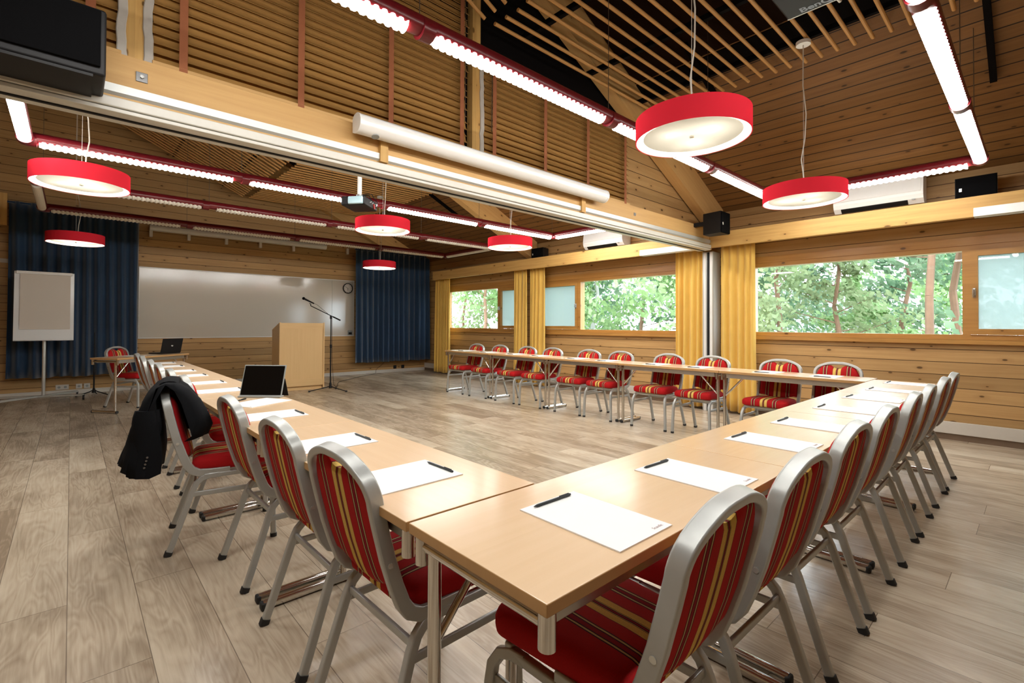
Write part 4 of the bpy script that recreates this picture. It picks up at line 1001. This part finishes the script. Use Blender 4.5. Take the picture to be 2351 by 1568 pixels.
TR = [  # x, y, h, r, leaf, bark, n, leaf size, label
    (12.5, 14.8, 6.5, 2.2, 'leafa', 'bark', 3600, .10, 'pale leafy tree outside the left window, its pink trunk in view'),
    (14.5, 18.6, 7.5, 2.6, 'leafc', 'bark', 3200, .12, 'bushy tree at the left edge of the left window'),
    (15.5, 15.4, 8.0, 2.6, 'leafa', 'bark2', 3600, .12, 'light green tree behind the sash of the left window'),
    (12.0, 10.4, 6.5, 2.2, 'leafa', 'bark2', 3800, .10, 'light green birch behind the grey sash of the middle window'),
    (11.6, 8.6, 6.0, 2.0, 'leafa', 'bark2', 4200, .09, 'dense leafy birch filling the left of the middle window'),
    (12.6, 6.6, 6.5, 2.1, 'leafa', 'bark2', 4200, .09, 'leafy birch beside the globe lamp in the middle window'),
    (15.5, 12.2, 8.0, 2.6, 'leafb', 'bark', 3000, .12, 'dark spruce behind the birches in the middle window'),
    (15.5, 9.6, 8.0, 2.6, 'leafb', 'bark', 3200, .12, 'dark conifer behind the globe lamp'),
    (15.5, 5.0, 7.0, 2.0, 'leafc', 'bark', 3600, .09, 'olive green tree at the left of the large right window'),
    (17.0, 4.0, 5.4, 1.6, 'leafc', 'bark', 2600, .09, 'round olive green tree in the large right window'),
    (19.0, 3.75, 3.9, 1.5, 'leafa', 'bark2', 2600, .09, 'low bright green tree in the middle of the right window'),
    (15.0, 1.72, 8.5, 1.4, 'leafb', 'bark', 1500, .10, 'tall pine with a reddish trunk near the right mullion'),
    (16.5, 1.35, 9.0, 1.6, 'leafb', 'bark', 1900, .10, 'second pink trunked pine near the right mullion'),
    (20.0, 2.9, 7.0, 1.7, 'leafb', 'bark', 2400, .10, 'dark pine behind the low green tree'),
    (15.0, .2, 7.0, 2.0, 'leafb', 'bark', 2400, .12, 'pine behind the grey sash at the right edge'),
    (24.0, 5.6, 7.0, 2.4, 'leafb', 'bark', 2400, .13, 'distant pine left in the right window'),
    (26.0, 3.0, 6.0, 2.6, 'leafa', 'bark', 2600, .13, 'distant pale tree low in the right window'),
    (22.0, 1.5, 8.0, 2.4, 'leafb', 'bark', 2600, .13, 'distant pine behind the reddish trunks'),
    (20.0, 21.0, 9.0, 3.2, 'leafb', 'bark', 2600, .16, 'distant dark tree behind the left window'),
    (21.0, 16.0, 9.0, 3.2, 'leafb', 'bark', 2600, .16, 'distant dark tree between the left and middle windows'),
    (20.0, 8.0, 9.0, 3.0, 'leafb', 'bark', 2600, .16, 'distant dark tree at the right of the middle window'),
]
for a in TR: tree(*a[:8], a[8], crown0=.42 if 'trunk' in a[8] else .18, tr=.10 if 'trunk' in a[8] else .09)

# ------------------------------------------------------------------ light, world, camera
wd = bpy.data.worlds.new('World'); scene.world = wd; wd.use_nodes = True
nt = wd.node_tree; nt.nodes.clear()
bg = nt.nodes.new('ShaderNodeBackground'); bg.inputs[0].default_value = (0.80, 0.90, 1.0, 1); bg.inputs[1].default_value = 11.0
wo = nt.nodes.new('ShaderNodeOutputWorld'); nt.links.new(bg.outputs[0], wo.inputs[0])

W0, H0 = 2351.0, 1568.0
f, cx, cy, yaw, pit, roll, hh = 1104.787, 1125.865, 731.452, 0.8541209, 0.0127373, 0.0049194, 1.21069
C_, S_ = math.cos(yaw), math.sin(yaw)
Mw = Matrix(((S_, -C_, 0), (0, 0, -1), (C_, S_, 0)))
cp, sp, cr_, sr_ = math.cos(pit), math.sin(pit), math.cos(roll), math.sin(roll)
Pm = Matrix(((1, 0, 0), (0, cp, sp), (0, -sp, cp))); Qm = Matrix(((cr_, -sr_, 0), (sr_, cr_, 0), (0, 0, 1)))
Rm = Qm @ Pm @ Mw                                   # world -> image (x right, y down, z forward)
cam = bpy.data.cameras.new('camera'); co = bpy.data.objects.new('camera', cam); COL.objects.link(co)
Bc = Matrix((Rm[0], [-v for v in Rm[1]], [-v for v in Rm[2]]))   # world -> blender camera
mw = Bc.transposed().to_4x4(); mw.translation = (0, 0, hh); co.matrix_world = mw
cam.sensor_fit = 'HORIZONTAL'; cam.sensor_width = 36.0; cam.lens = f / W0 * 36.0
cam.shift_x = (W0 / 2 - cx) / W0; cam.shift_y = -(H0 / 2 - cy) / W0
cam.clip_start = 0.05; cam.clip_end = 300
scene.camera = co
vs_ = scene.view_settings
vs_.view_transform = 'Standard'; vs_.look = 'None'; vs_.gamma = 1.0; vs_.use_curve_mapping = False; vs_.exposure = 0.35
cyc = scene.cycles
cyc.max_bounces = 8; cyc.diffuse_bounces = 4; cyc.glossy_bounces = 4; cyc.transmission_bounces = 6; cyc.transparent_max_bounces = 8
cyc.sample_clamp_indirect = 6.0; cyc.use_denoising = True; cyc.caustics_reflective = False; cyc.caustics_refractive = False
